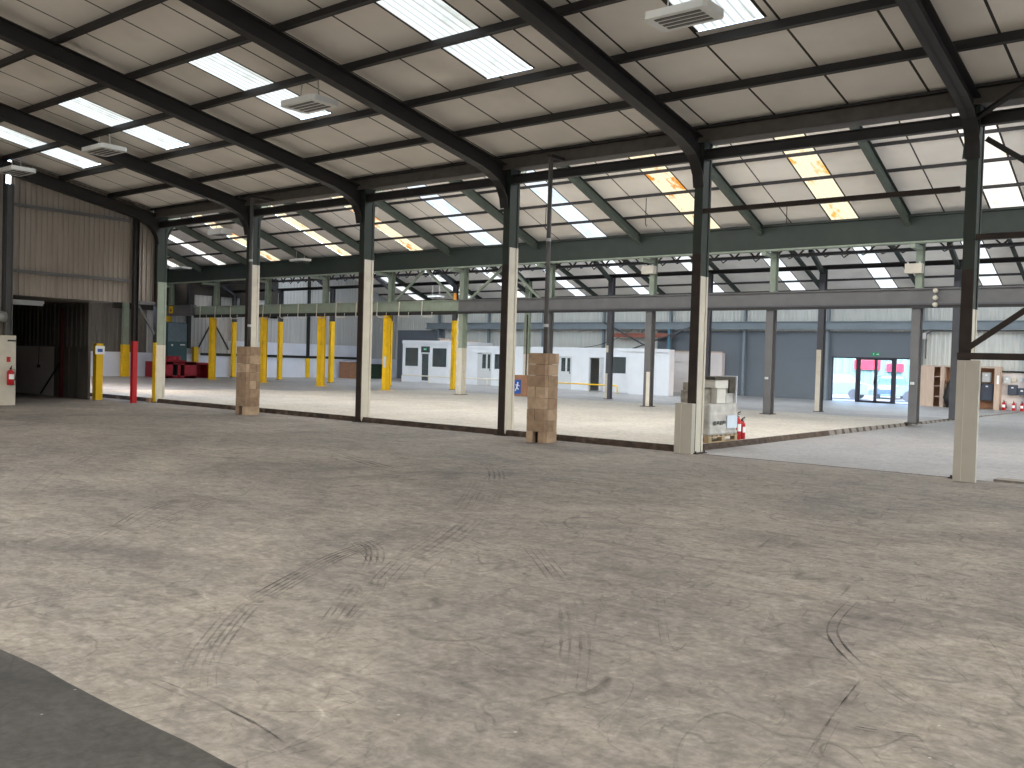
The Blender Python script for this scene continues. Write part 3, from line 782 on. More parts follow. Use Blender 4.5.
# crane beam: painted grey to the right, green to the left
t = thing('crane_beam', 'long grey painted steel crane beam carried by the inner column row', 'beam', (X0, 29.1, 3.62))
MB().box(X0 + .05, XR, 29.09, 29.11, 3.66, 4.10).build('web', M_grey, t)
MB().box(X0 + .05, XR, 29.0, 29.22, 3.62, 3.66).build('lower_flange', M_dgrey, t)
MB().box(X0 + .05, XR, 29.03, 29.09, 3.53, 3.62).build('shade_strip', M_dark, t)  # dark strip standing in for the shade below the flange
MB().box(X0 + .05, XR, 29.0, 29.22, 4.08, 4.12).build('upper_flange', M_grey, t)
mb = MB()
ins = thing('insulator_string', 'three pale round insulators stacked on the grey crane beam at right', 'insulator', (-7.55, 29.0, 3.6))
for z in (4.03, 3.82, 3.62):
    MB().tube([(-7.55, 29.0, z), (-7.55, 28.90, z)], [.075, .06], 12).build('insulator', M_cream, ins, smooth=True)
t = thing('crane_beam', 'grey-green crane beam section carried by the yellow columns at left', 'beam', (XE, 29.1, 3.62))
MB().box(XE + 3.2, X0 + .04, 29.09, 29.11, 3.66, 4.10).build('web', M_pgreen, t)
MB().box(XE + 3.2, X0 + .04, 29.0, 29.22, 3.62, 3.66).build('lower_flange', M_green, t)
MB().box(XE + 3.2, X0 + .04, 29.03, 29.08, 3.50, 3.62).build('shade_strip', M_dark, t)  # shade under the green section, modelled as a dark strip
MB().box(XE + 3.2, X0 + .04, 29.0, 29.22, 4.08, 4.12).build('upper_flange', M_pgreen, t)
for k in range(13):
    x = -45.6 + k * 1.42
    MB().tube([(x, 28.98, 4.1), (x, 28.96, 3.5), (x + .15, 28.96, 3.42), (x + .6, 28.96, 3.42), (x + .62, 28.97, 3.62)], .022, 6).build('cable_hanger', M_cream, t)
t = thing('switch_box', 'grey metal end box of the green crane beam with a yellow warning square', 'box', (-47.6, 29.0, 3.62))
MB().box(-48.9, -46.35, 28.9, 29.2, 3.62, 4.22).build('housing', M_grey, t)
sg = MB().box(-48.62, -48.22, 28.885, 28.9, 3.76, 4.16).build('warning_square', M_yellow, t)
MB().prism([(-48.52, 3.86), (-48.32, 3.86), (-48.42, 4.04)], 'y', 28.88, 28.885).build('symbol', M_black, sg)

# inner column rows
def col_B(i):
    x = X(i) + {-5: .30, 0: .16}.get(i, .24 if i < 0 else .10)
    y = YB
    yellow = i <= -1
    names = {4: 'grey steel column in front of the glazed doors, carrying the crane beam', 3: 'grey steel column right of the pallet stack, carrying the crane beam', 2: 'grey steel column with a beige plate on its foot, left of the fifth near column',
             1: 'grey steel column right behind the middle block pillar', 0: 'green over white steel column left of the fourth near column, carrying the end of the grey beam',
             -1: 'yellow steel column with a grey notice, right of the third near column', -2: 'broad yellow steel column left of the third near column', -3: 'yellow steel column just right of the left block pillar',
             -4: 'yellow steel column left of the left block pillar', -5: 'slim yellow steel column just right of the first near column'}
    zb = slab_z(x, y)
    t = thing('crane_column', names[i], 'column', (x, y, zb), 'inner row columns')
    w = .27 if i == -2 else .24
    if yellow:
        MB().hcol(x, y - .2, zb, 3.62, w, .3).box(x - w / 2 + .02, x + w / 2 - .02, y - .3, y - .1, zb, 3.4).build('yellow_shaft', M_yellow, t)
        MB().hcol(x, y, 3.62, 5.5, .22, .24).build('upper_shaft', M_pgreen, t)
        if i == -1:
            MB().box(x - .02, x + .13, y - .365, y - .35, 1.15, 1.65).build('notice', M_lgrey, t)
    elif i == 0:
        MB().hcol(x, y - .1, 2.1, 5.5, .24, .3).box(x - .05, x + .05, y - .2, y + .1, 2.1, 5.5).build('upper_shaft', M_pgreen, t)
        MB().hcol(x, y - .1, zb, 2.1, .24, .3).box(x - .05, x + .05, y - .2, y + .1, zb, 2.1).build('lower_shaft', M_cream, t)
        MB().tube([(x - .15, y - .26, zb)] + [(x - .15 + .02 * math.sin(k * 2.1), y - .26, zb + .17 * k) for k in range(1, 20)], .035, 7).build('wrapped_cable', M_cream, t)
    else:
        ztop = 5.5
        MB().hcol(x, y - .1, zb, 3.62, .25, .3).box(x - .04, x + .04, y - .2, y + .05, zb, 3.62).build('shaft', M_grey, t)
        MB().hcol(x, y, 3.62, ztop, .2, .22).build('upper_shaft', M_pgreen, t)
        if i == 2:
            MB().box(x + .0, x + .14, y - .28, y - .255, zb, 1.36).build('face_plate', M_cream, t)
        if i in (3, 4):
            MB().box(x - .08, x + .03, y - .29, y - .25, 1.25, 1.33).build('socket', M_lgrey, t)
    MB().box(x - .08, x + .08, YV - .1, y - .1, 5.27, 5.39).build('head_bracket', M_pgreen, t)
    MB().box(x - w / 2 - .06, x + w / 2 + .06, y - .38, y + .12, zb, zb + .02).build('base_plate', M_brown if not yellow else M_yellow, t)
for i in range(-5, 5): col_B(i)
def col_B2(i):
    x = X(i) + (.29 if i < 0 else .23 if i == 0 else .16); y = YB2; zb = slab_z(x, y)
    names = {4: 'dark grey steel column left of the tall cream casing, at the end of the raised slab', 3: 'grey and cream steel column left of the glazed doors', 2: 'grey steel column hidden behind the fifth near column',
             1: 'dark grey steel column in front of the white office wall', 0: 'green and cream steel column left of the middle block pillar', -1: 'yellow steel column in front of the white glazed office',
             -2: 'yellow column edge right beside the noticed yellow column', -3: 'slim yellow column right of the broad yellow column', -4: 'slim yellow steel column between the left pillar and the broad yellow column', -5: 'slim yellow steel column beside the left block pillar'}
    t = thing('back_column', names[i], 'column', (x, y, zb), 'second inner row columns')
    if i <= -1:
        MB().box(x - .1, x + .1, y - .12, y + .12, zb, 3.5).build('yellow_shaft', M_yellow, t)
        MB().hcol(x, y, 3.5, 5.35, .2, .22).build('upper_shaft', M_dgrey, t)
    elif i == 0:
        MB().hcol(x, y, 1.95, 5.35, .22, .24).box(x - .04, x + .04, y - .1, y + .1, 1.95, 5.35).build('upper_shaft', M_pgreen, t)
        MB().hcol(x, y, zb, 1.95, .22, .24).box(x - .04, x + .04, y - .1, y + .1, zb, 1.95).build('lower_shaft', M_cream, t)
    else:
        MB().hcol(x, y, zb, 5.35, .22, .24).box(x - .04, x + .04, y - .1, y + .1, zb, 5.35).build('shaft', M_dgrey, t)
        if i == 3: MB().box(x - .11, x + .06, y - .135, y - .12, zb, 2.35).build('face_plate', M_cream, t)
        if i == 1: MB().box(x - .11, x + .0, y - .135, y - .12, zb, 1.2).box(x - .11, x, y - .135, y - .12, 2.1, 2.4).build('face_plate', M_cream, t)
    MB().bar((x, y - .05, 5.15), (x, y - 1.35, 5.85), .14, .14).build('knee_brace', M_green if i > -1 else M_dgrey, t)
    MB().box(x - .15, x + .15, y - .16, y + .16, zb, zb + .02).build('base_plate', M_brown, t)
for i in range(-5, 5): col_B2(i)
o = MB().ibeam_x(XE, XR, YB2 - .02, 5.28, 5.44, .14).build('tie_beam', M_dark, None, (XE, YB2, 5.28)); tag(o, 'dark horizontal beam along the heads of the second inner column row', 'beam')
t = thing('lattice_girder', 'dark lattice girder running just behind and below the green valley beam', 'girder', (XE, 31.4, 5.5))
MB().box(XE, XR, 31.36, 31.44, 5.96, 6.04).build('top_chord', M_dark, t)
MB().box(XE, XR, 31.36, 31.44, 5.52, 5.58).build('bottom_chord', M_dark, t)
mb = MB(); x = XE
while x < XR - .8:
    mb.bar((x, 31.4, 5.57), (x + .4, 31.4, 5.97), .05, .05).bar((x + .4, 31.4, 5.97), (x + .8, 31.4, 5.57), .05, .05); x += .8
mb.build('lacing', M_brown, t)
t = thing('cable_tray', 'dark cable tray with loops hung between the inner column rows', 'cable tray', (XE, 31.85, 5.5))
MB().box(XE, XR, 31.75, 31.95, 5.62, 5.68).build('tray', M_dark, t)
mb = MB()
for k in range(90):
    x = XE + 1 + k * .64
    if x < XR - 1: mb.tube([(x, 31.75, 5.64), (x + .15, 31.73, 5.64 - .1 - .08 * random.random()), (x + .45, 31.73, 5.66)], .025, 5)
mb.build('cable_loops', M_dark, t)
# inverted V braces above the crane beam
for (a, b, lb) in (((-28.72, 29.2, 5.45), (-30.5, 29.2, 4.13), 'pale brace falling left, in the V above the yellow column with the notice'),
                   ((-28.52, 29.2, 5.45), (-26.82, 29.2, 4.13), 'pale brace falling right, in the V left of the fourth near column'),
                   ((-24.14, 29.2, 5.45), (-26.0, 29.2, 4.13), 'pale brace meeting the grey crane beam left of the fourth near column'),
                   ((-23.94, 29.2, 5.45), (-22.3, 29.2, 4.13), 'pale brace meeting the crane beam between the fourth near column and downpipe')):
    o = MB().bar(a, b, .09, .09).build('diagonal_brace', M_pgreen, None, b); tag(o, lb, 'brace', 'V braces on the crane beam')
for (x, z, lb) in ((-17.34, 5.04, 'small cream box on the inner column left of the fifth near column'), (-8.22, 4.73, 'small cream box on the inner column in front of the glazed doors')):
    t = thing('junction_box', lb, 'box', (x, 29.1, z - .15), 'column boxes')
    MB().box(x - .24, x + .24, 29.02, 29.26, z - .15, z + .13).build('housing', M_cream, t)
    MB().tube([(x - .17, 29.08, z + .13), (x - .17, 29.08, z + .19)], .03, 6).tube([(x + .17, 29.08, z + .13), (x + .17, 29.08, z + .19)], .03, 6).build('gland', M_lgrey, t)

# third roof rafters and purlins
for i in range(-4, 6):
    x = X(i); zb = lambda y: z3(y) - .42
    bottom = [(YR3, zb(YR3)), (YW, zb(YW))]; top = [(YR3, zb(YR3) + .26), (YW, zb(YW) + .26)]
    t = thing('roof_rafter', 'grey-green rafter of the farthest roof, %s from the right' % ORD[5 - i], 'rafter', (x, YW, zb(YW)), 'farthest roof rafters')
    MB().prism(bottom + top[::-1], 'x', x - .007, x + .007).build('web', M_green, t)
    MB().strip(bottom, x, .16, .018, 1).build('lower_flange', M_green, t)
for k, y in enumerate((46.95, 45.82, 44.45, 43.05)):
    zc = z3(y) - .11
    o = MB().box(XE, XR, y - .012, y + .012, zc, zc + .105).build('roof_purlin', M_dark, None, (XE, y, zc))
    tag(o, 'dark purlin under the farthest roof, %s up from the far wall' % ORD[k], 'purlin', 'farthest roof purlins')

# ------------------------------------------------------------------ far wall, end wall, closing walls
DX0, DX1 = -17.28, -12.95     # glazed entrance
DZ0, DZ1 = .06, 2.26
GX0, GX1 = -27.6, -12.87      # grey painted stretch
mb = ribbed(MB(), 'x', XE, -45.0, 0, 5.6, YW, .2, .03, -1)
ribbed(mb, 'x', GX1, XR, 0, 5.6, YW, .2, .03, -1); ribbed(mb, 'x', -45.0, GX1, 3.6, 5.6, YW, .2, .03, -1)
ribbed(mb, 'x', -45.0, GX0, 0, 3.6, YW, .2, .03, -1)
struct('wall_far', mb, M_clad2, recalc=False)
mb = MB()
mb.box(GX0, DX0 - .02, YW - .03, YW + .03, 0, 3.62); mb.box(DX1, GX1, YW - .03, YW + .03, 0, 3.62); mb.box(DX0 - .02, DX1, YW - .03, YW + .03, DZ1 + .05, 3.62)
mb.box(GX0, DX0 - .02, YW - .06, YW - .03, 2.16, 2.24)
mb.box(-49.3, -44.6, YW - .06, YW - .02, 0, 3.62)
struct('wall_far_painted', mb, M_greywall)
t = thing('wall_beam', 'long blue-grey steel beam running across the far wall above the offices and doors', 'beam', (XE, 47.2, 3.72))
MB().box(-46, XR, 47.19, 47.22, 3.74, 4.10).build('web', M_blue, t)
MB().box(-46, XR, 47.08, 47.32, 3.70, 3.75).box(-46, XR, 47.08, 47.32, 4.08, 4.12).build('flange', M_blue, t)
pl = {-5: 0}
for i in range(-4, 6):
    x = X(i) - .1
    if i in (-3, -2): pass
    o = MB().hcol(x, 47.45, 0.02, 5.5, .13, .2).build('wall_post', M_blue, None, (x, 47.45, 0))
    tag(o, {1: 'blue-grey steel post on the grey wall behind the pallet stack', 2: 'blue-grey steel post left of the glazed doors on the far wall', 3: 'blue-grey steel post right of the glazed doors, above the plywood cabinet'}.get(i, 'blue-grey steel post of the far wall, %s from the left end' % ORD[i + 4]), 'post', 'far wall posts')
# end wall at far left
mb = ribbed(MB(), 'y', YS - 1, YW, 1.48, 7.9, XE, .25, .03, 1)
for k, f in enumerate(mb.f): mb.mi[k] = 1 if mb.v[f[0]].y < 28 else 0
struct('wall_end', mb, [mat('grey_end_cladding', (168, 168, 168), .6, var=.06, scale=2, stretch=(3, 3, .3)), M_dwall], recalc=False)
struct('wall_end_dado', MB().box(XE - .02, XE + .05, YS - 1, YW, 0, 1.48), mat('cool_white_dado', (208, 214, 230), .55, var=.06, scale=1))
struct('wall_end_band', MB().box(XE + .05, XE + .07, 33.4, 44.5, 1.56, 2.35), mat('cool_white_band', (196, 201, 214), .55, var=.08, scale=1))
struct('trim_5', MB().box(XE + .05, XE + .12, 31.5, 44.5, 1.40, 1.56), M_black)
struct('wall_end_upper', MB().box(XE + .04, XE + .10, 26, 37, 5.0, 6.4).box(XE + .04, XE + .10, 26, 31, 3.9, 5.0).box(XE + .04, XE + .10, 32.2, 32.8, 3.9, 5.0).box(XE + .04, XE + .10, 34.2, 34.8, 3.9, 5.0).box(XE + .04, XE + .10, 36.3, 37, 3.9, 5.0).box(XE + .04, XE + .10, 31, 37, 3.9, 4.15), M_joint)
for (y, y2, lb) in ((31.25, 32.05, 'thin dark diagonal bar on the end wall left of the yellow column'), (33.35, 32.4, 'thin dark diagonal bar on the end wall right of the yellow column')):
    o = MB().bar((XE + .18, y, 1.80), (XE + .18, y2, 3.25), .07, .07).build('diagonal_brace', M_black, None, (XE, y, 1.8)); tag(o, lb, 'brace', 'end wall braces')
t = thing('wall_post', 'dark post with a yellow foot on the end wall, left of the broad yellow column', 'post', (XE + .2, 39.45, .12))
MB().box(XE + .1, XE + .26, 39.36, 39.52, 1.4, 7).build('shaft', M_black, t); MB().box(XE + .1, XE + .28, 39.34, 39.54, .12, 1.4).build('yellow_foot', M_yellow, t)
t = thing('wall_post', 'dark post with a short yellow foot beside the teal cabinet', 'post', (XE + .2, 30.6, .12))
MB().box(XE + .1, XE + .3, 30.5, 30.7, 1.8, 7).build('shaft', M_black, t); MB().box(XE + .12, XE + .34, 30.9, 31.2, .12, 1.9).build('yellow_foot', M_yellow, t)
t = thing('end_post', 'yellow-footed column on the end wall left of the first near column', 'post', (XE + .3, 26.6, .12))
MB().box(XE + .2, XE + .45, 26.46, 26.76, 1.9, 7).build('shaft', M_pgreen, t); MB().box(XE + .2, XE + .48, 26.42, 26.80, .12, 1.9).build('yellow_foot', M_yellow, t)
# closing walls, all outside the picture
mb = MB().box(XR, XR + .1, YBACK, YW, 4.9, 10.5).box(XR, XR + .1, YBACK, 16, 0, 4.9)
for k in range(4): mb.box(XR, XR + .1, 16 + k * 9.5, 17.5 + k * 9.5, 0, 4.9)  # gaps between these unseen piers left open to let daylight in
struct('wall_right', mb, M_clad2)
mb = MB().box(X0 - .2, XR, YBACK - .1, YBACK, 0, 7.5)
struct('wall_back', mb, M_clad2)
mb = MB().box(-36.1, XE, YS - 1.0, YS - .9, 0, 6.4)
struct('wall_south', mb, M_clad2)
struct('wall_south_upper', MB().box(-36.1, X0 - .2, 15.50, 15.58, 4.2, 6.6), M_clad)

# ------------------------------------------------------------------ glazed entrance
mb = MB()
d1 = struct('door_1', MB().box(DX0, DX1, YW - .05, YW + .05, DZ1, DZ1 + .06).box(DX0, DX1, YW - .05, YW + .05, DZ0 - .06, DZ0)
            .box(DX0, DX0 + .05, YW - .05, YW + .05, DZ0, DZ1).box(DX1 - .05, DX1, YW - .05, YW + .05, DZ0, DZ1)
            .box(-16.06, -15.90, YW - .05, YW + .05, DZ0, DZ1).box(-14.25, -14.09, YW - .05, YW + .05, DZ0, DZ1), M_frame)
for (a, b) in ((-15.90, -15.08), (-15.07, -14.25)):
    lf = MB().box(a, a + .07, YW - .025, YW + .025, DZ0, DZ1).box(b - .07, b, YW - .025, YW + .025, DZ0, DZ1).box(a, b, YW - .025, YW + .025, DZ0, DZ0 + .09).box(a, b, YW - .025, YW + .025, DZ1 - .07, DZ1).build('door_leaf', M_frame, d1)
    MB().box(a + .07, b - .07, YW - .006, YW + .006, DZ0 + .09, DZ1 - .07).build('pane', M_glass, lf)
    s = b - .04 if a < -15.5 else a + .04
    MB().tube([(s, YW - .06, .95), (s, YW - .09, 1.0), (s, YW - .09, 1.2), (s, YW - .06, 1.25)], .03, 8).build('handle', M_black, lf)
for (a, b) in ((DX0 + .05, -16.06), (-14.09, DX1 - .05)):
    MB().box(a, b, YW - .006, YW + .006, DZ0, DZ1).build('side_pane', M_glass, d1)
def running_man(mb, x, z, s, y0, y1):
    mb.tube([(x + .02 * s, y0, z + .40 * s), (x + .02 * s, y1, z + .40 * s)], .07 * s, 10)
    mb.bar((x, (y0 + y1) / 2, z + .32 * s), (x - .06 * s, (y0 + y1) / 2, z + .05 * s), y1 - y0, .11 * s, (0, 1, 0))
    mb.bar((x - .06 * s, (y0 + y1) / 2, z + .05 * s), (x + .12 * s, (y0 + y1) / 2, z - .12 * s), y1 - y0, .07 * s, (0, 1, 0))
    mb.bar((x - .06 * s, (y0 + y1) / 2, z + .05 * s), (x - .20 * s, (y0 + y1) / 2, z - .22 * s), y1 - y0, .07 * s, (0, 1, 0))
    mb.bar((x, (y0 + y1) / 2, z + .28 * s), (x + .20 * s, (y0 + y1) / 2, z + .16 * s), y1 - y0, .05 * s, (0, 1, 0))
    mb.bar((x, (y0 + y1) / 2, z + .28 * s), (x - .20 * s, (y0 + y1) / 2, z + .22 * s), y1 - y0, .05 * s, (0, 1, 0))
def exit_sign(x0, x1, y, z0, z1, label, parent=None):
    t = thing('exit_sign', label, 'sign', ((x0 + x1) / 2, y, z0)) if parent is None else parent
    pl_ = MB().box(x0, x1, y - .03, y, z0, z1).build('sign_plate', M_green_sign, t)
    h = z1 - z0; mb = MB()
    running_man(mb, x0 + .30 * (x1 - x0), z0 + h * .42, h * .9, y - .036, y - .03)
    mb.box(x1 - .40 * (x1 - x0), x1 - .22 * (x1 - x0), y - .036, y - .03, z0 + h * .42, z0 + h * .58)
    mb.prism([(x1 - .22 * (x1 - x0), z0 + h * .25), (x1 - .06 * (x1 - x0), z0 + h * .5), (x1 - .22 * (x1 - x0), z0 + h * .75)], 'y', y - .036, y - .03)
    mb.build('pictogram', M_white_sign, pl_)
    return t
exit_sign(-15.32, -14.90, YW - .04, 2.40, 2.56, 'green exit sign above the glazed double doors')

# outside, seen through the doors
struct('ground', MB().add([(-120, -120, -.06), (120, -120, -.06), (120, 160, -.06), (-120, 160, -.06)], [(0, 1, 2, 3)]), M_asphalt)
M_pale = mat('pale_outdoor_cladding', (92, 124, 130), .6, var=.03)
t = thing('workshop_building', 'pale ribbed building outside, beyond the parked cars', 'building', (-20, 66, 0))
ribbed(MB(), 'x', -34, -8, 0, 5.2, 66, .5, .06, -1).build('wall', M_pale, t, recalc=False)
MB().box(-34, -8, 66, 72, 5.2, 5.4).build('roof', M_lgrey, t)
M_pinkred = mat('red_signboard', (196, 24, 60), .5, var=.06)
for (a, b, z0, z1, lb) in ((-22.3, -20.55, 1.75, 2.4, 'red sign panel outdoors behind the left glass pane'), (-20.1, -19.0, 1.65, 2.2, 'red sign panel outdoors behind the left door leaf'), (-16.9, -14.6, 1.45, 2.15, 'red sign panel outdoors behind the right glass pane')):
    o = MB().box(a, b, 65.75, 65.9, z0, z1).build('wall_sign', M_pinkred, None, (a, 65.8, z0)); tag(o, lb, 'sign', 'outdoor sign panels')
def car(x, y, rot, m, label):
    t = thing('car', label, 'car', (x, y, -.05), 'parked cars')
    t.rotation_euler = (0, 0, rot); t['_b'] = (0, 0, 0)
    prof = [(-2.1, .32), (-2.1, .72), (-1.95, .88), (-1.2, .95), (-.65, 1.40), (.75, 1.44), (1.45, .98), (2.0, .86), (2.12, .6), (2.1, .3)]
    mb = MB(); n = len(prof)
    rows = [(-.84, .0), (-.78, 1), (.78, 1), (.84, .0)]
    vs = []
    for (yy, k) in ((-.86, 0), (.86, 0)):
        for (u, v) in prof:
            inset = .16 if v > 1.0 else 0
            vs.append((u, yy - math.copysign(inset, yy), v))
    mb.add(vs, [tuple(range(n - 1, -1, -1)), tuple(range(n, 2 * n))] + [(k, (k + 1) % n, n + (k + 1) % n, n + k) for k in range(n)])
    mb.build('body', m, t)
    mb = MB()
    for s in (-1, 1):
        yy = s * .80
        mb.add([(-1.02, yy * 1.06, 1.0), (1.2, yy * 1.06, 1.02), (.68, yy * .90, 1.37), (-.60, yy * .90, 1.34)], [(0, 1, 2, 3)])
    mb.add([(1.40, -.72, 1.0), (1.40, .72, 1.0), (.82, .62, 1.40), (.82, -.62, 1.40)], [(0, 1, 2, 3)])
    mb.add([(-1.20, -.72, .98), (-1.20, .72, .98), (-.72, .62, 1.37), (-.72, -.62, 1.37)], [(0, 1, 2, 3)])
    mb.build('glazing', mat('car_glass', (120, 150, 170), .15), t, recalc=False)
    for sx in (-1.3, 1.32):
        for s in (-1, 1):
            w = MB().tube([(sx, s * .70, .31), (sx, s * .90, .31)], .31, 18).build('wheel', mat('tyre', (70, 80, 100), .8), t)
            MB().tube([(sx, s * .895, .31), (sx, s * .91, .31)], .19, 14).build('hub', M_meter, w)
    for s in (-1, 1):
        MB().cbox((2.07, s * .6, .68), (.1, .34, .14)).build('headlamp', M_lgrey, t)
M_bluecar = mat('blue_car_paint', (60, 88, 140), .3, var=.03)
M_whitecar = mat('white_car_paint', (116, 136, 146), .3, var=.03)
car(-20.0, 55.5, .15, M_whitecar, 'white car parked outside behind the left glass pane')
car(-18.2, 60.5, -1.2, M_bluecar, 'blue car parked outside behind the double doors')
car(-14.4, 56.0, .2, M_whitecar, 'white car parked outside behind the right glass pane')

# ------------------------------------------------------------------ offices along the far wall
def win(x0, x1, z0, z1, y, name, parent, frame_m=M_white, mull=1, th=.05):
    f = MB().box(x0, x1, y - th, y + .01, z0, z0 + .05).box(x0, x1, y - th, y + .01, z1 - .05, z1).box(x0, x0 + .05, y - th, y + .01, z0, z1).box(x1 - .05, x1, y - th, y + .01, z0, z1)
    for k in range(1, mull):
        xm = x0 + (x1 - x0) * k / mull; f.box(xm - .03, xm + .03, y - th, y + .01, z0, z1)
    o = f.build(name, frame_m, parent)
    MB().box(x0 + .03, x1 - .03, y - .03, y - .02, z0 + .03, z1 - .03).build('pane', M_dglass, o)
    return o
t = thing('office_cabin', 'white glazed office cabin with two dark windows and a glass door in the background', 'cabin', (-40.35, 42.5, .12))
yc = 41.3; b0, b1 = -42.30, -38.36
W = MB()
# front wall with openings
for (x0, x1, z0, z1) in ((b0, -42.12, .12, 2.66), (-40.88, -40.70, .12, 2.66), (-39.93, -39.76, .12, 2.66), (-38.47, b1, .12, 2.66), (-42.12, -40.88, .12, 1.07), (-39.76, -38.47, .12, 1.07), (-42.12, -40.88, 2.31, 2.66), (-40.70, -39.93, 2.36, 2.66), (-39.76, -38.47, 2.31, 2.66)):
    W.box(x0, x1, yc, yc + .06, z0, z1)
W.box(b0, b0 + .06, yc + .06, 45.5, .12, 2.66).box(b1 - .06, b1, yc + .06, 45.5, .12, 2.66).box(b0, b1, 45.44, 45.5, .12, 2.66)
W.build('wall_panels', M_white, t)
MB().box(b0, b1, yc - .03, 45.5, 2.66, 2.72).build('roof_panel', M_white, t)
MB().box(b0 - .02, b1 + .02, yc - .04, yc + .0, 2.52, 2.70).build('fascia', M_white, t)
win(-42.12, -40.88, 1.07, 2.31, yc + .05, 'window_frame', t); win(-39.76, -38.47, 1.07, 2.31, yc + .05, 'window_frame', t)
dr = MB().box(-40.70, -40.60, yc - .0, yc + .05, .14, 1.98).box(-40.03, -39.93, yc, yc + .05, .14, 1.98).box(-40.70, -39.93, yc, yc + .05, 1.90, 1.98).box(-40.70, -39.93, yc, yc + .05, .14, .24).build('door', M_white, t)
MB().box(-40.60, -40.03, yc + .02, yc + .03, .24, 1.9).build('pane', M_dglass, dr)
MB().box(-40.10, -40.06, yc - .05, yc, 1.0, 1.12).build('handle', M_black, dr)
MB().box(-40.70, -39.93, yc + .02, yc + .04, 2.0, 2.36).build('transom_pane', M_dglass, t)
MB().box(b0 + .1, b1 - .1, 44.0, 44.06, .12, 2.6).build('back_partition', M_darkroom, t)
exit_sign(-40.44, -40.20, yc - .005, 2.12, 2.25, 'green exit sign over the glass door of the white office cabin')
o = MB().box(-39.4, -38.4, 41.6, 44, 2.72, 2.80).bar((-39.6, 41.8, 2.86), (-37.9, 42.2, 2.78), .5, .03).build('loose_boards', M_wood, None, (-39, 42, 2.72)); tag(o, 'loose tan boards lying on the roof of the white office cabin', 'board')

# long white office wall with doors
YO = 42.0
openings = [(-36.62, -35.52, .14, 2.05), (-35.28, -34.5, 1.12, 1.99), (-30.78, -29.72, .12, 1.95), (-28.56, -27.60, .12, 1.97), (-27.1, -26.2, 1.12, 1.99)]
mb = MB(); x = b1
for (a, b, z0, z1) in openings:
    mb.box(x, a, YO, YO + .08, .1, 2.36); mb.box(a, b, YO, YO + .08, z1, 2.36)
    if z0 > .5: mb.box(a, b, YO, YO + .08, .1, z0)
    x = b
mb.box(x, -24.9, YO, YO + .08, .1, 2.36)
mb.box(b1, -24.9, YO - .02, YO + .1, 2.30, 2.46)
struct('wall_office', mb, M_white)
struct('wall_office_rear', MB().box(b1, -24.9, 44.6, 44.66, .1, 2.36).box(-33.2, -33.14, YO + .1, 44.6, .1, 2.36).box(-29.2, -29.14, YO + .1, 44.6, .1, 2.36), M_darkroom)
struct('ceiling.008', MB().box(b1, -24.9, YO, 44.66, 2.40, 2.45), M_offwhite)
for k, (a, b, z0, z1) in enumerate((openings[0], openings[2])):
    d = struct('door_%d' % (k + 2), MB().box(a, b, YO + .0, YO + .05, z0, 1.12).box(a, a + .32 * (b - a), YO, YO + .05, 1.12, z1).box(b - .10, b, YO, YO + .05, 1.12, z1).box(a, b, YO, YO + .05, z1 - .08, z1).box(a + .60 * (b - a), a + .70 * (b - a), YO, YO + .05, 1.12, z1), M_lgrey)
    MB().box(a + .05, b - .05, YO + .02, YO + .03, 1.12, z1 - .08).build('pane', M_dglass, d)
    MB().box(b - .12, b - .08, YO - .05, YO, 1.0, 1.1).build('handle', M_black, d)
d = struct('door_4', MB().box(-28.56, -28.50, YO - .03, YO + .1, .12, 1.97).box(-27.66, -27.60, YO - .03, YO + .1, .12, 1.97).box(-28.56, -27.60, YO - .03, YO + .1, 1.91, 1.97), M_lgrey)
MB().bar((-27.66, YO + .08, .14), (-27.66, YO + .08, 1.9), .8, .04, (0, 1, 0)).build('open_leaf', M_lgrey, d)
for k, (a, b, z0, z1) in enumerate((openings[1], openings[4])):
    w = struct('window_%d' % (k + 1), MB().box(a, b, YO - .03, YO + .02, z0 - .05, z0).box(a, b, YO - .03, YO + .02, z1, z1 + .04).box(a - .04, a, YO - .03, YO + .02, z0, z1).box(b, b + .04, YO - .03, YO + .02, z0, z1), M_white)
    MB().box(a, b, YO + .02, YO + .03, z0, z1).build('pane', M_dglass, w)
# white projecting store, recess and lobby right of it
struct('wall_store', MB().box(-25.1, -22.78, 40.5, 40.58, .1, 2.40).box(-25.1, -25.02, 40.58, 41.0, .1, 2.40).box(-25.1, -22.78, 40.45, 40.5, 2.28, 2.42), M_white)
struct('wall_store_side', MB().box(-22.86, -22.78, 40.58, 41.0, .1, 2.40).box(-25.02, -22.86, 40.95, 41.0, .1, 2.40), M_offwhite)
struct('wall_lobby', MB().box(-28.6, -23.25, 47.2, 47.28, .08, 2.40).box(-23.33, -23.25, 47.28, 47.55, .08, 2.40).box(-27.2, -23.2, 47.14, 47.2, 1.86, 1.93), M_offwhite)
struct('trim_6', MB().box(-27.2, -23.27, 47.16, 47.4, 2.40, 2.47), M_wood)
o = MB().box(-30.4, -26.4, 47.10, 47.18, 3.22, 3.46).build('wall_duct', mat('rust_red_duct', (150, 92, 76), .7), None, (-28, 46.9, 3.2)); tag(o, 'rust-red horizontal trunking under the far wall beam above the offices', 'trunking')
o = MB().box(-26.62, -26.46, 47.02, 47.12, 2.48, 3.70).build('pipe_stack', mat('blue_pipe', (92, 130, 150), .5), None, (-26.5, 47, 2.1)); tag(o, 'blue upright pipe on the wall just right of the white store', 'pipe')
for (a, b, lb) in (((-31.0, 47.03, 4.1), (-28.0, 47.03, 2.7), 'dark diagonal brace falling right above the white offices'), ((-24.3, 46.96, 4.08), (-29.0, 46.96, 2.5), 'dark diagonal brace falling left above the white offices')):
    o = MB().bar(a, b, .06, .08, (0, 1, 0)).build('diagonal_brace', M_dgrey, None, b); tag(o, lb, 'brace', 'far wall braces')
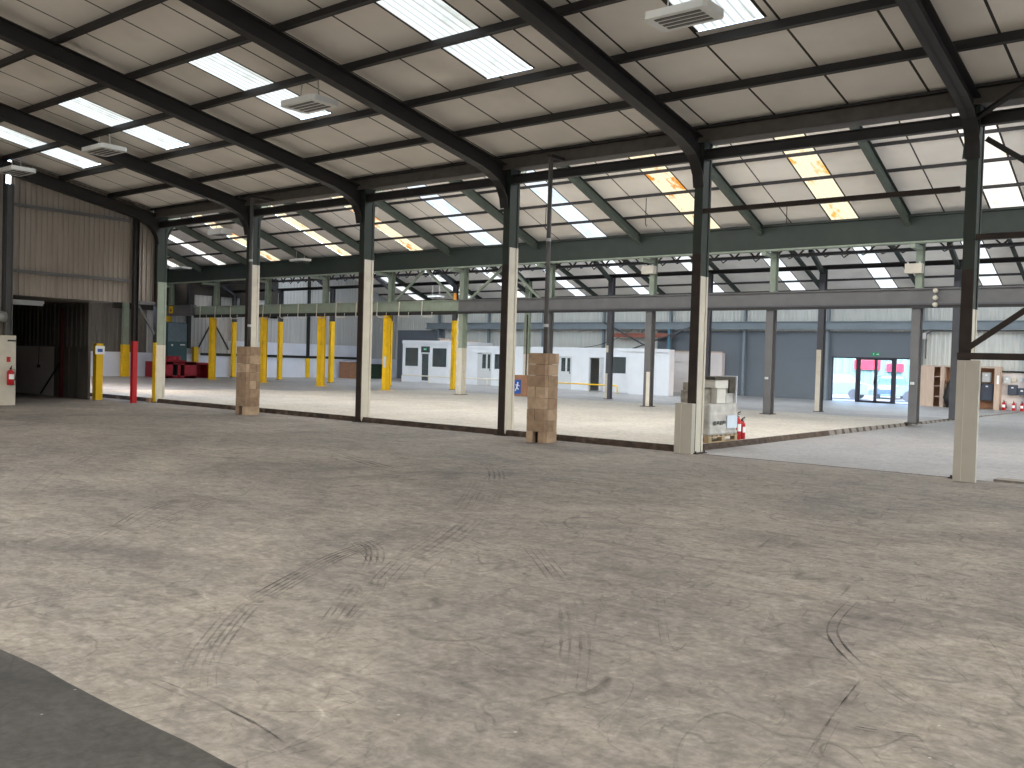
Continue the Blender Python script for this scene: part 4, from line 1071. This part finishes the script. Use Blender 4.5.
pts = [(-37 + k * .5, 47.12, 2.55 + 1.15 * max(0, (k - 8) / 8) ** 2) for k in range(17)]
o = MB().tube(pts, .02, 6).build('slack_cable', M_black, None, (-33, 46.9, 2.6)); tag(o, 'black slack cable curving across the cladding above the offices', 'cable')

# low barrier rail in front of the offices
t = thing('barrier_rail', 'low yellow and white tube barrier in front of the white offices', 'rail', (-33, 40.3, .12))
MB().tube([(-41.3, 40.3, .12), (-41.3, 40.3, .52), (-41.2, 40.3, .56), (-28.2, 40.3, .52)], .035, 8).build('rail', M_cream, t, smooth=True)
MB().tube([(-30.2, 40.3, .525), (-29.0, 40.3, .52), (-25.7, 40.3, .50), (-25.62, 40.3, .46), (-25.62, 40.3, .1)], .037, 8).build('yellow_rail', M_yellow, t, smooth=True)
for x in (-39.0, -36.8, -34.4, -32, -29.6, -27.4): MB().tube([(x, 40.3, .1), (x, 40.3, .53)], .03, 8).build('post', M_cream, t)

# ------------------------------------------------------------------ electrical corner at right of the far wall
zc0 = .03
t = thing('plywood_cabinet', 'open plywood cabinet with shelves right of the glazed doors', 'cabinet', (-12.1, 47.2, zc0))
ya, yb = 47.0, 47.55
MB().box(-12.78, -12.16, ya, ya + .03, zc0, 1.92).box(-12.78, -12.75, ya + .03, yb, zc0, 1.92).build('door', M_wood, t)
MB().box(-11.88, -11.70, ya, yb, zc0, 1.92).box(-11.05, -11.0, ya, yb, zc0, 1.92).build('upright', M_wood, t)
MB().box(-12.80, -11.0, ya - .02, yb, 1.92, 1.98).build('top', M_wood, t)
MB().box(-12.75, -11.0, yb - .03, yb, zc0, 1.92).build('back', M_cardb, t)
for z in (.5, 1.0, 1.45): MB().box(-12.16, -11.88, ya + .05, yb - .03, z, z + .03).build('shelf', M_wood, t)
for z in (.7, 1.25): MB().box(-11.7, -11.05, ya + .1, yb - .03, z, z + .03).build('shelf', M_cardb, t)
o = MB().tube([(-11.45, 46.95, .06), (-11.55, 46.9, .5), (-11.42, 46.9, 1.0), (-11.35, 46.95, 1.5)], [.12, .16, .14, .05], 8).build('hanging_coat', M_black, None, (-11.4, 46.9, .05), smooth=True); tag(o, 'dark bundle hanging in the plywood cabinet', 'bundle')
t = thing('meter_enclosure', 'plywood enclosure with electricity meters right of the tall cream casing', 'cabinet', (-9.9, 47.2, zc0))
MB().box(-10.62, -10.22, ya, yb, zc0, 1.92).box(-9.56, -9.34, ya, yb, zc0, 1.92).box(-10.62, -9.34, ya - .02, yb, 1.92, 2.0).build('frame', M_wood, t)
MB().box(-10.22, -9.56, yb - .05, yb, zc0, 1.92).build('back', M_cardb, t)
MB().box(-9.46, -9.36, ya - .01, ya, 1.2, 1.6).build('notice', M_white_sign, t)
def fuse_box(x0, x1, z0, z1, m, label, lid=True):
    t = thing('fuse_box', label, 'electrical box', ((x0 + x1) / 2, 47.45, z0), 'electrical boxes')
    MB().box(x0, x1, 47.30, 47.49, z0, z1).build('housing', m, t)
    MB().box(x0 + .03, x1 - .03, 47.285, 47.30, z0 + .03, z1 - .03).build('cover', m, t)
    if lid: MB().box((x0 + x1) / 2 - .05, (x0 + x1) / 2 + .05, 47.28, 47.287, z1 - .15, z1 - .09).build('label_plate', M_white_sign, t)
fuse_box(-10.14, -9.78, 1.28, 1.72, M_lgrey, 'pale grey meter box inside the plywood enclosure')
fuse_box(-10.18, -9.66, .42, 1.20, M_meter, 'large dark grey switch box inside the plywood enclosure')
struct('wall_board', MB().box(-9.34, XR, 47.52, 47.58, zc0, 1.74), M_offwhite)
struct('trim_7', MB().box(-9.34, XR, 47.44, 47.52, 1.74, 1.82), M_black)
fuse_box(-9.23, -8.95, 1.24, 1.58, M_lgrey, 'white meter box on the pale board, nearest the plywood enclosure')
fuse_box(-9.05, -8.66, .72, 1.18, M_meter, 'dark grey fuse box on the pale board')
fuse_box(-8.64, -8.30, .74, 1.05, M_meter, 'smaller dark grey fuse box at the right edge of the picture')
o = MB().tube([(-8.83, 47.52, 1.42), (-8.83, 47.42, 1.42)], .11, 14).build('bell', M_cream, None, (-8.83, 47.45, 1.42)); tag(o, 'round cream bell on the pale board between the meters', 'bell')
o = MB().tube([(-8.56, 47.52, 1.42), (-8.56, 47.42, 1.42)], .10, 14).build('dial', M_lgrey, None, (-8.56, 47.45, 1.42)); tag(o, 'round pale dial on the board near the right edge', 'dial')
extinguisher(-9.16, 47.2, 0, .5, 'red fire extinguisher at the foot of the plywood enclosure, leftmost of three')
extinguisher(-8.76, 47.2, 0, .46, 'red fire extinguisher in the middle of the three under the fuse boxes')
extinguisher(-8.42, 47.2, 0, .46, 'red fire extinguisher at the right edge of the picture, under the fuse boxes')
o = MB().tube([(-12.66, 47.30, 2.3), (-12.66, 47.29, 3.2), (-12.64, 47.28, 3.5), (-12.4, 47.27, 3.64), (-7, 47.27, 3.66)], .03, 6).build('conduit', M_dgrey, None, (-12.6, 47.27, 3)); tag(o, 'grey conduit running along the far wall right of the glazed doors', 'conduit')
o = MB().box(-12.95, -12.62, 47.36, 47.5, 3.25, 3.55).build('junction_box', M_offwhite, None, (-12.8, 47.4, 3.3)); tag(o, 'pale square box on the far wall conduit, right of the glazed doors', 'box')

# ------------------------------------------------------------------ pallet with wrapped goods
PX0, PX1, PY0, PY1 = -8.99, -8.31, 16.40, 17.68
pz = .12
t = thing('pallet', 'wooden pallet under the wrapped goods by the fifth near column', 'pallet', ((PX0 + PX1) / 2, (PY0 + PY1) / 2, pz))
mb = MB()
for k in range(7):
    y = PY0 + .05 + k * (PY1 - PY0 - .1) / 6
    MB().box(PX0, PX1, y - .05, y + .05, pz + .118, pz + .14).build('top_board', M_palletw, t)
for k in range(3):
    x = PX0 + .05 + k * (PX1 - PX0 - .1) / 2
    MB().box(x - .05, x + .05, PY0, PY1, pz + .1, pz + .118).build('stringer_board', M_palletw, t)
    MB().box(x - .05, x + .05, PY0, PY1, pz, pz + .02).build('bottom_board', M_palletw, t)
    for y in (PY0 + .07, (PY0 + PY1) / 2, PY1 - .07): MB().box(x - .05, x + .05, y - .06, y + .06, pz + .02, pz + .1).build('spacer_block', M_palletw, t)
def lumpy_box(x0, x1, y0, y1, z0, z1, n=10, amp=.012, seed=1):
    rnd = random.Random(seed)
    bm = bmesh.new(); bmesh.ops.create_cube(bm, size=1)
    bmesh.ops.subdivide_edges(bm, edges=bm.edges[:], cuts=n, use_grid_fill=True)
    mb = MB()
    for v in bm.verts:
        k = (round(v.co.x, 3), round(v.co.y, 3), round(v.co.z, 3))
        a = amp * (math.sin(v.co.z * 31 + v.co.x * 7) + math.sin(v.co.y * 23 + v.co.z * 9 + 1)) * .6 + rnd.uniform(-amp, amp) * .6
        d = Vector((v.co.x, v.co.y, 0)); d = d.normalized() if d.length else d
        mb.v.append(Vector((x0 + (v.co.x + .5) * (x1 - x0), y0 + (v.co.y + .5) * (y1 - y0), z0 + (v.co.z + .5) * (z1 - z0))) + d * a)
    bm.verts.ensure_lookup_table()
    for f in bm.faces: mb.f.append([v.index for v in f.verts]); mb.mi.append(0)
    bm.free(); return mb
g = thing('wrapped_goods', 'block of goods wrapped in grey film on the pallet by the fifth near column', 'goods', ((PX0 + PX1) / 2, (PY0 + PY1) / 2, pz + .14))
lumpy_box(PX0 + .01, PX1 - .01, PY0 + .01, PY1 - .04, pz + .14, pz + .76, 12, .012, 2).build('film_wrap', M_film, g, smooth=True)
MB().box(PX1 + .003, PX1 + .012, PY1 - .52, PY1 - .06, pz + .26, pz + .52).build('shiny_label', mat('bluish_white_label', (214, 224, 236), .2, var=.03), g)
for k in range(4): MB().box(PX1 + .002, PX1 + .012, PY0 + .2 + k * .14, PY0 + .29 + k * .14, pz + .34 + .02 * (k % 2), pz + .42).build('dark_marking', mat('dark_print', (90, 88, 84), .6), g)
def goods(x0, x1, y0, y1, z0, z1, m, name, label, cat, seed):
    o = lumpy_box(x0, x1, y0, y1, z0, z1, 4, .004, seed).build(name, m, None, ((x0 + x1) / 2, (y0 + y1) / 2, z0)); return tag(o, label, cat)
zt = pz + .765
M_speck = mat('speckled_grey_block', (150, 144, 134), .9, var=.3, scale=12, bump=.4, dirt=(86, 80, 74), dirt_amt=.8)
goods(PX0 + .02, PX0 + .24, PY0 + .05, PY0 + .45, zt, zt + .24, M_speck, 'stone_block', 'speckled grey block on the wrapped goods, left of the fifth near column', 'block', 3)
goods(PX0 + .06, PX0 + .24, PY0 + .05, PY0 + .45, zt + .245, zt + .40, M_speck, 'stone_block', 'speckled grey block lying on top of the other block on the goods', 'block', 4)
goods(PX0 + .27, PX1 - .18, PY0 + .05, PY0 + .40, zt, zt + .28, M_speck, 'stone_block', 'speckled grey block on the wrapped goods just right of the fifth near column', 'block', 5)
goods(PX0 + .27, PX1 - .06, PY0 + .42, PY0 + .80, zt, zt + .30, M_carton, 'carton', 'white film-wrapped carton on the near side of the wrapped goods', 'box', 6)
goods(PX0 + .27, PX1 - .06, PY0 + .82, PY1 - .15, zt, zt + .30, M_film, 'carton', 'grey film-wrapped carton at the far end of the wrapped goods', 'box', 7)
goods(PX0 + .27, PX1 - .04, PY0 + .30, PY1 - .16, zt + .305, zt + .46, M_carton, 'carton', 'flat white carton lying on top of the stacked goods', 'box', 8)
o = MB().box(PX0 + .27, PX1 - .02, PY0 + .24, PY1 - .14, zt + .47, zt + .53).box(PX1 - .04, PX1 - .01, PY1 - .42, PY1 - .16, zt + .20, zt + .47).build('packing_frame', mat('dark_packing', (74, 68, 60), .8, var=.3, scale=14), None, ((PX0 + PX1) / 2, PY0 + .6, zt + .2)); tag(o, 'dark L-shaped packing piece over the top of the stacked goods', 'packing')
o = MB().box(PX0 + .3, PX1 + .0, PY1 - .12, PY1 - .09, zt + .0, zt + .55).build('white_board', M_white, None, ((PX0 + PX1) / 2, PY1 - .1, zt)); tag(o, 'white board standing at the far end of the stacked goods', 'board')
extinguisher(-8.42, 17.84, .12, .58, 'red fire extinguisher standing beside the pallet, the taller of two', (1, 0))
extinguisher(-8.42, 18.10, .12, .46, 'red fire extinguisher behind the taller one by the pallet', (1, 0))

# ------------------------------------------------------------------ things at the far left and middle distance
t = thing('red_machine', 'dark red machine base with open bays near the end wall at left', 'machine', (-47.2, 28.8, .12))
mb = MB().box(-46.6, -46.5, 27.55, 27.95, .12, 1.0).box(-46.6, -46.5, 28.25, 28.40, .12, 1.0).box(-46.6, -46.5, 28.65, 29.35, .12, 1.0).box(-46.6, -46.5, 27.55, 29.35, .88, 1.02).box(-46.6, -46.5, 27.55, 29.35, .12, .26)
mb.box(-47.9, -46.6, 27.55, 27.63, .12, 1.0).box(-47.9, -46.6, 29.27, 29.35, .12, 1.0).box(-47.9, -46.5, 27.55, 29.35, .98, 1.04)
mb.build('frame', M_dred, t)
MB().box(-47.85, -47.0, 27.9, 29.0, 1.04, 1.12).tube([(-47.4, 28.5, 1.1), (-47.4, 28.5, 1.34)], .38, 16).build('turntable', M_dred, t)
t = thing('red_crate', 'dark red open-sided crate right of the red machine', 'crate', (-47.6, 30.1, .12))
MB().box(-47.95, -47.0, 29.6, 29.7, .12, 1.0).box(-47.95, -47.0, 30.5, 30.6, .12, 1.0).box(-47.95, -47.0, 29.6, 30.6, .9, 1.0).box(-47.95, -47.85, 29.6, 30.6, .12, 1.0).build('frame', M_dred, t)
t = thing('red_crate', 'dark red crate half hidden by the first near column', 'crate', (-48.9, 27.4, .12))
MB().box(-49.3, -48.6, 27.9, 28.35, .12, 1.0).build('body', M_dred, t); MB().box(-48.6, -48.57, 27.95, 28.3, .2, .92).build('side_panel', M_dred, t)
t = thing('control_cabinet', 'tall teal control cabinet behind the red machine', 'cabinet', (-48.3, 29.2, .12))
MB().box(-49.0, -48.1, 28.5, 29.75, .12, 3.25).build('body', M_teal, t)
MB().box(-48.1, -48.07, 28.55, 29.70, .2, 2.1).build('lower_door', M_teal, t); MB().box(-48.1, -48.07, 28.55, 29.70, 2.16, 3.2).build('upper_door', mat('grey_blue_door', (92, 108, 118), .5), t)
MB().box(-48.07, -48.05, 29.3, 29.6, 1.95, 2.02).box(-48.07, -48.05, 28.75, 28.85, 1.9, 2.0).build('label_plate', M_lgrey, t)
t = thing('wooden_bin', 'brown wooden bin on the floor by the end wall', 'bin', (-48.4, 42.6, .12))
MB().box(-49.0, -47.9, 41.9, 43.3, .12, 1.2).build('body', M_cardb, t); MB().box(-49.0, -47.86, 41.86, 43.34, 1.14, 1.22).build('rim', M_cardb, t)
t = thing('wheeled_bin', 'dark green bin beside the brown wooden bin', 'bin', (-48.0, 44.2, .12))
MB().prism([(43.8, .12), (44.6, .12), (44.7, 1.05), (43.7, 1.05)], 'x', -48.5, -47.7).build('body', mat('dark_green_bin', (40, 62, 48), .5), t); MB().box(-48.55, -47.65, 43.65, 44.75, 1.05, 1.12).build('lid', M_black, t)
t = thing('notice_board', 'brown board with a blue safety poster between the fourth near column and the middle pillar', 'board', (-24.7, 31.2, .12))
MB().box(-25.0, -24.3, 31.1, 31.5, .12, 1.02).build('crate_board', M_cardb, t)
p_ = MB().box(-24.98, -24.62, 31.085, 31.1, .22, .82).build('poster', M_blue_sign, t)
mb = MB(); running_man(mb, -24.80, .46, .55, 31.078, 31.085); mb.build('figure', M_white_sign, p_)
o = MB().tube([(-24.45, 31.2, 1.0), (-24.45, 31.2, 3.6)], .03, 8).build('thin_pole', M_brown, None, (-24.45, 31.2, 1.0)); tag(o, 'thin brown pole rising from the board with the blue poster', 'pole')
o = MB().tube([(-26.65, 29.0, 4.12), (-26.65, 29.0, 4.4)], .08, 10).build('orange_beacon', M_orange, None, (-26.65, 29, 4.12)); tag(o, 'small orange beacon on the joint of the crane beam', 'beacon')

# ------------------------------------------------------------------ hanging lamps
def high_bay(cx, cy, z, w, d, label, hang, grp, h=.10):
    t = thing('hanging_lamp', label, 'lamp', (cx, cy, z), grp)
    mb = MB()
    pr = [(-w / 2, -d / 2 * .8), (-w / 2 * .9, -d / 2), (w / 2 * .9, -d / 2), (w / 2, -d / 2 * .8), (w / 2, d / 2 * .8), (w / 2 * .9, d / 2), (-w / 2 * .9, d / 2), (-w / 2, d / 2 * .8)]
    mb.prism([(cx + a, cy + b) for a, b in pr], 'z', z, z + h)
    mb.build('housing', M_lamp, t)
    for k in range(4):
        y = cy - d * .30 + k * d * .2
        MB().box(cx - w * .36, cx + w * .36, y - d * .055, y + d * .055, z - .008, z + .001).build('slot', M_slot, t)
    for s in (-1, 1):
        MB().tube([(cx + s * w * .28, cy, z + h), (cx + s * w * .24, cy, hang)], .012, 5).build('suspension_wire', M_wire, t)
zp = lambda y: 5.42 + .315 + .185 * (15.4 - y)
high_bay(-21.17, 10.85, 6.19, 1.0, .62, 'white hanging lamp below the skylight between the second and third near rafters', zp(10.85), 'near hanging lamps')
high_bay(-13.70, 10.85, 6.13, .95, .62, 'white slotted hanging lamp overlapping the skylight between the third and fourth near rafters', zp(10.85), 'near hanging lamps')
high_bay(-6.06, 10.85, 6.13, .92, .55, 'largest white slotted hanging lamp, at the top right of the picture', zp(10.85), 'near hanging lamps')
high_bay(-25.80, 10.85, 6.19, 1.0, .62, 'white hanging lamp at the far left edge of the picture by the gable wall', zp(10.85), 'near hanging lamps')
high_bay(-38.0, 25.1, 7.08, 1.2, .6, 'white lamp hanging in the middle roof left of the second near column', zmf(25.1) - .10, 'middle hanging lamps', .26)
high_bay(-45.4, 27.6, 6.02, 1.4, .6, 'white lamp hanging low in the middle roof right of the first near column', zmf(27.6) - .10, 'middle hanging lamps')
high_bay(-35.25, 27.6, 5.99, 1.1, .5, 'white lamp hanging low in the middle roof between the second and third near columns', zmf(27.6) - .10, 'middle hanging lamps')
high_bay(-38.3, 40.0, 5.25, 1.0, .5, 'small far lamp hanging under the farthest roof, inside the V brace', z3n(40.0) - .05, 'farthest hanging lamps')
# thin chains hanging from the middle roof
for (x, y, zl, lb) in ((-20.0, 26.4, 6.35, 'thin chain with a hook hanging left of the fourth near column'), (-15.9, 26.4, 6.2, 'thin chain with hooks hanging right of the tall downpipe'), (-11.6, 27.6, 5.9, 'thin wire hanging right of the fifth near column')):
    o = MB().tube([(x, y, zmf(y) - .1), (x, y, zl), (x + .04, y, zl - .06), (x + .06, y, zl)], .015, 5).build('hanging_chain', M_black, None, (x, y, zl)); tag(o, lb, 'chain', 'hanging chains')
for o in bpy.data.objects:
    if '_b' in o: del o['_b']
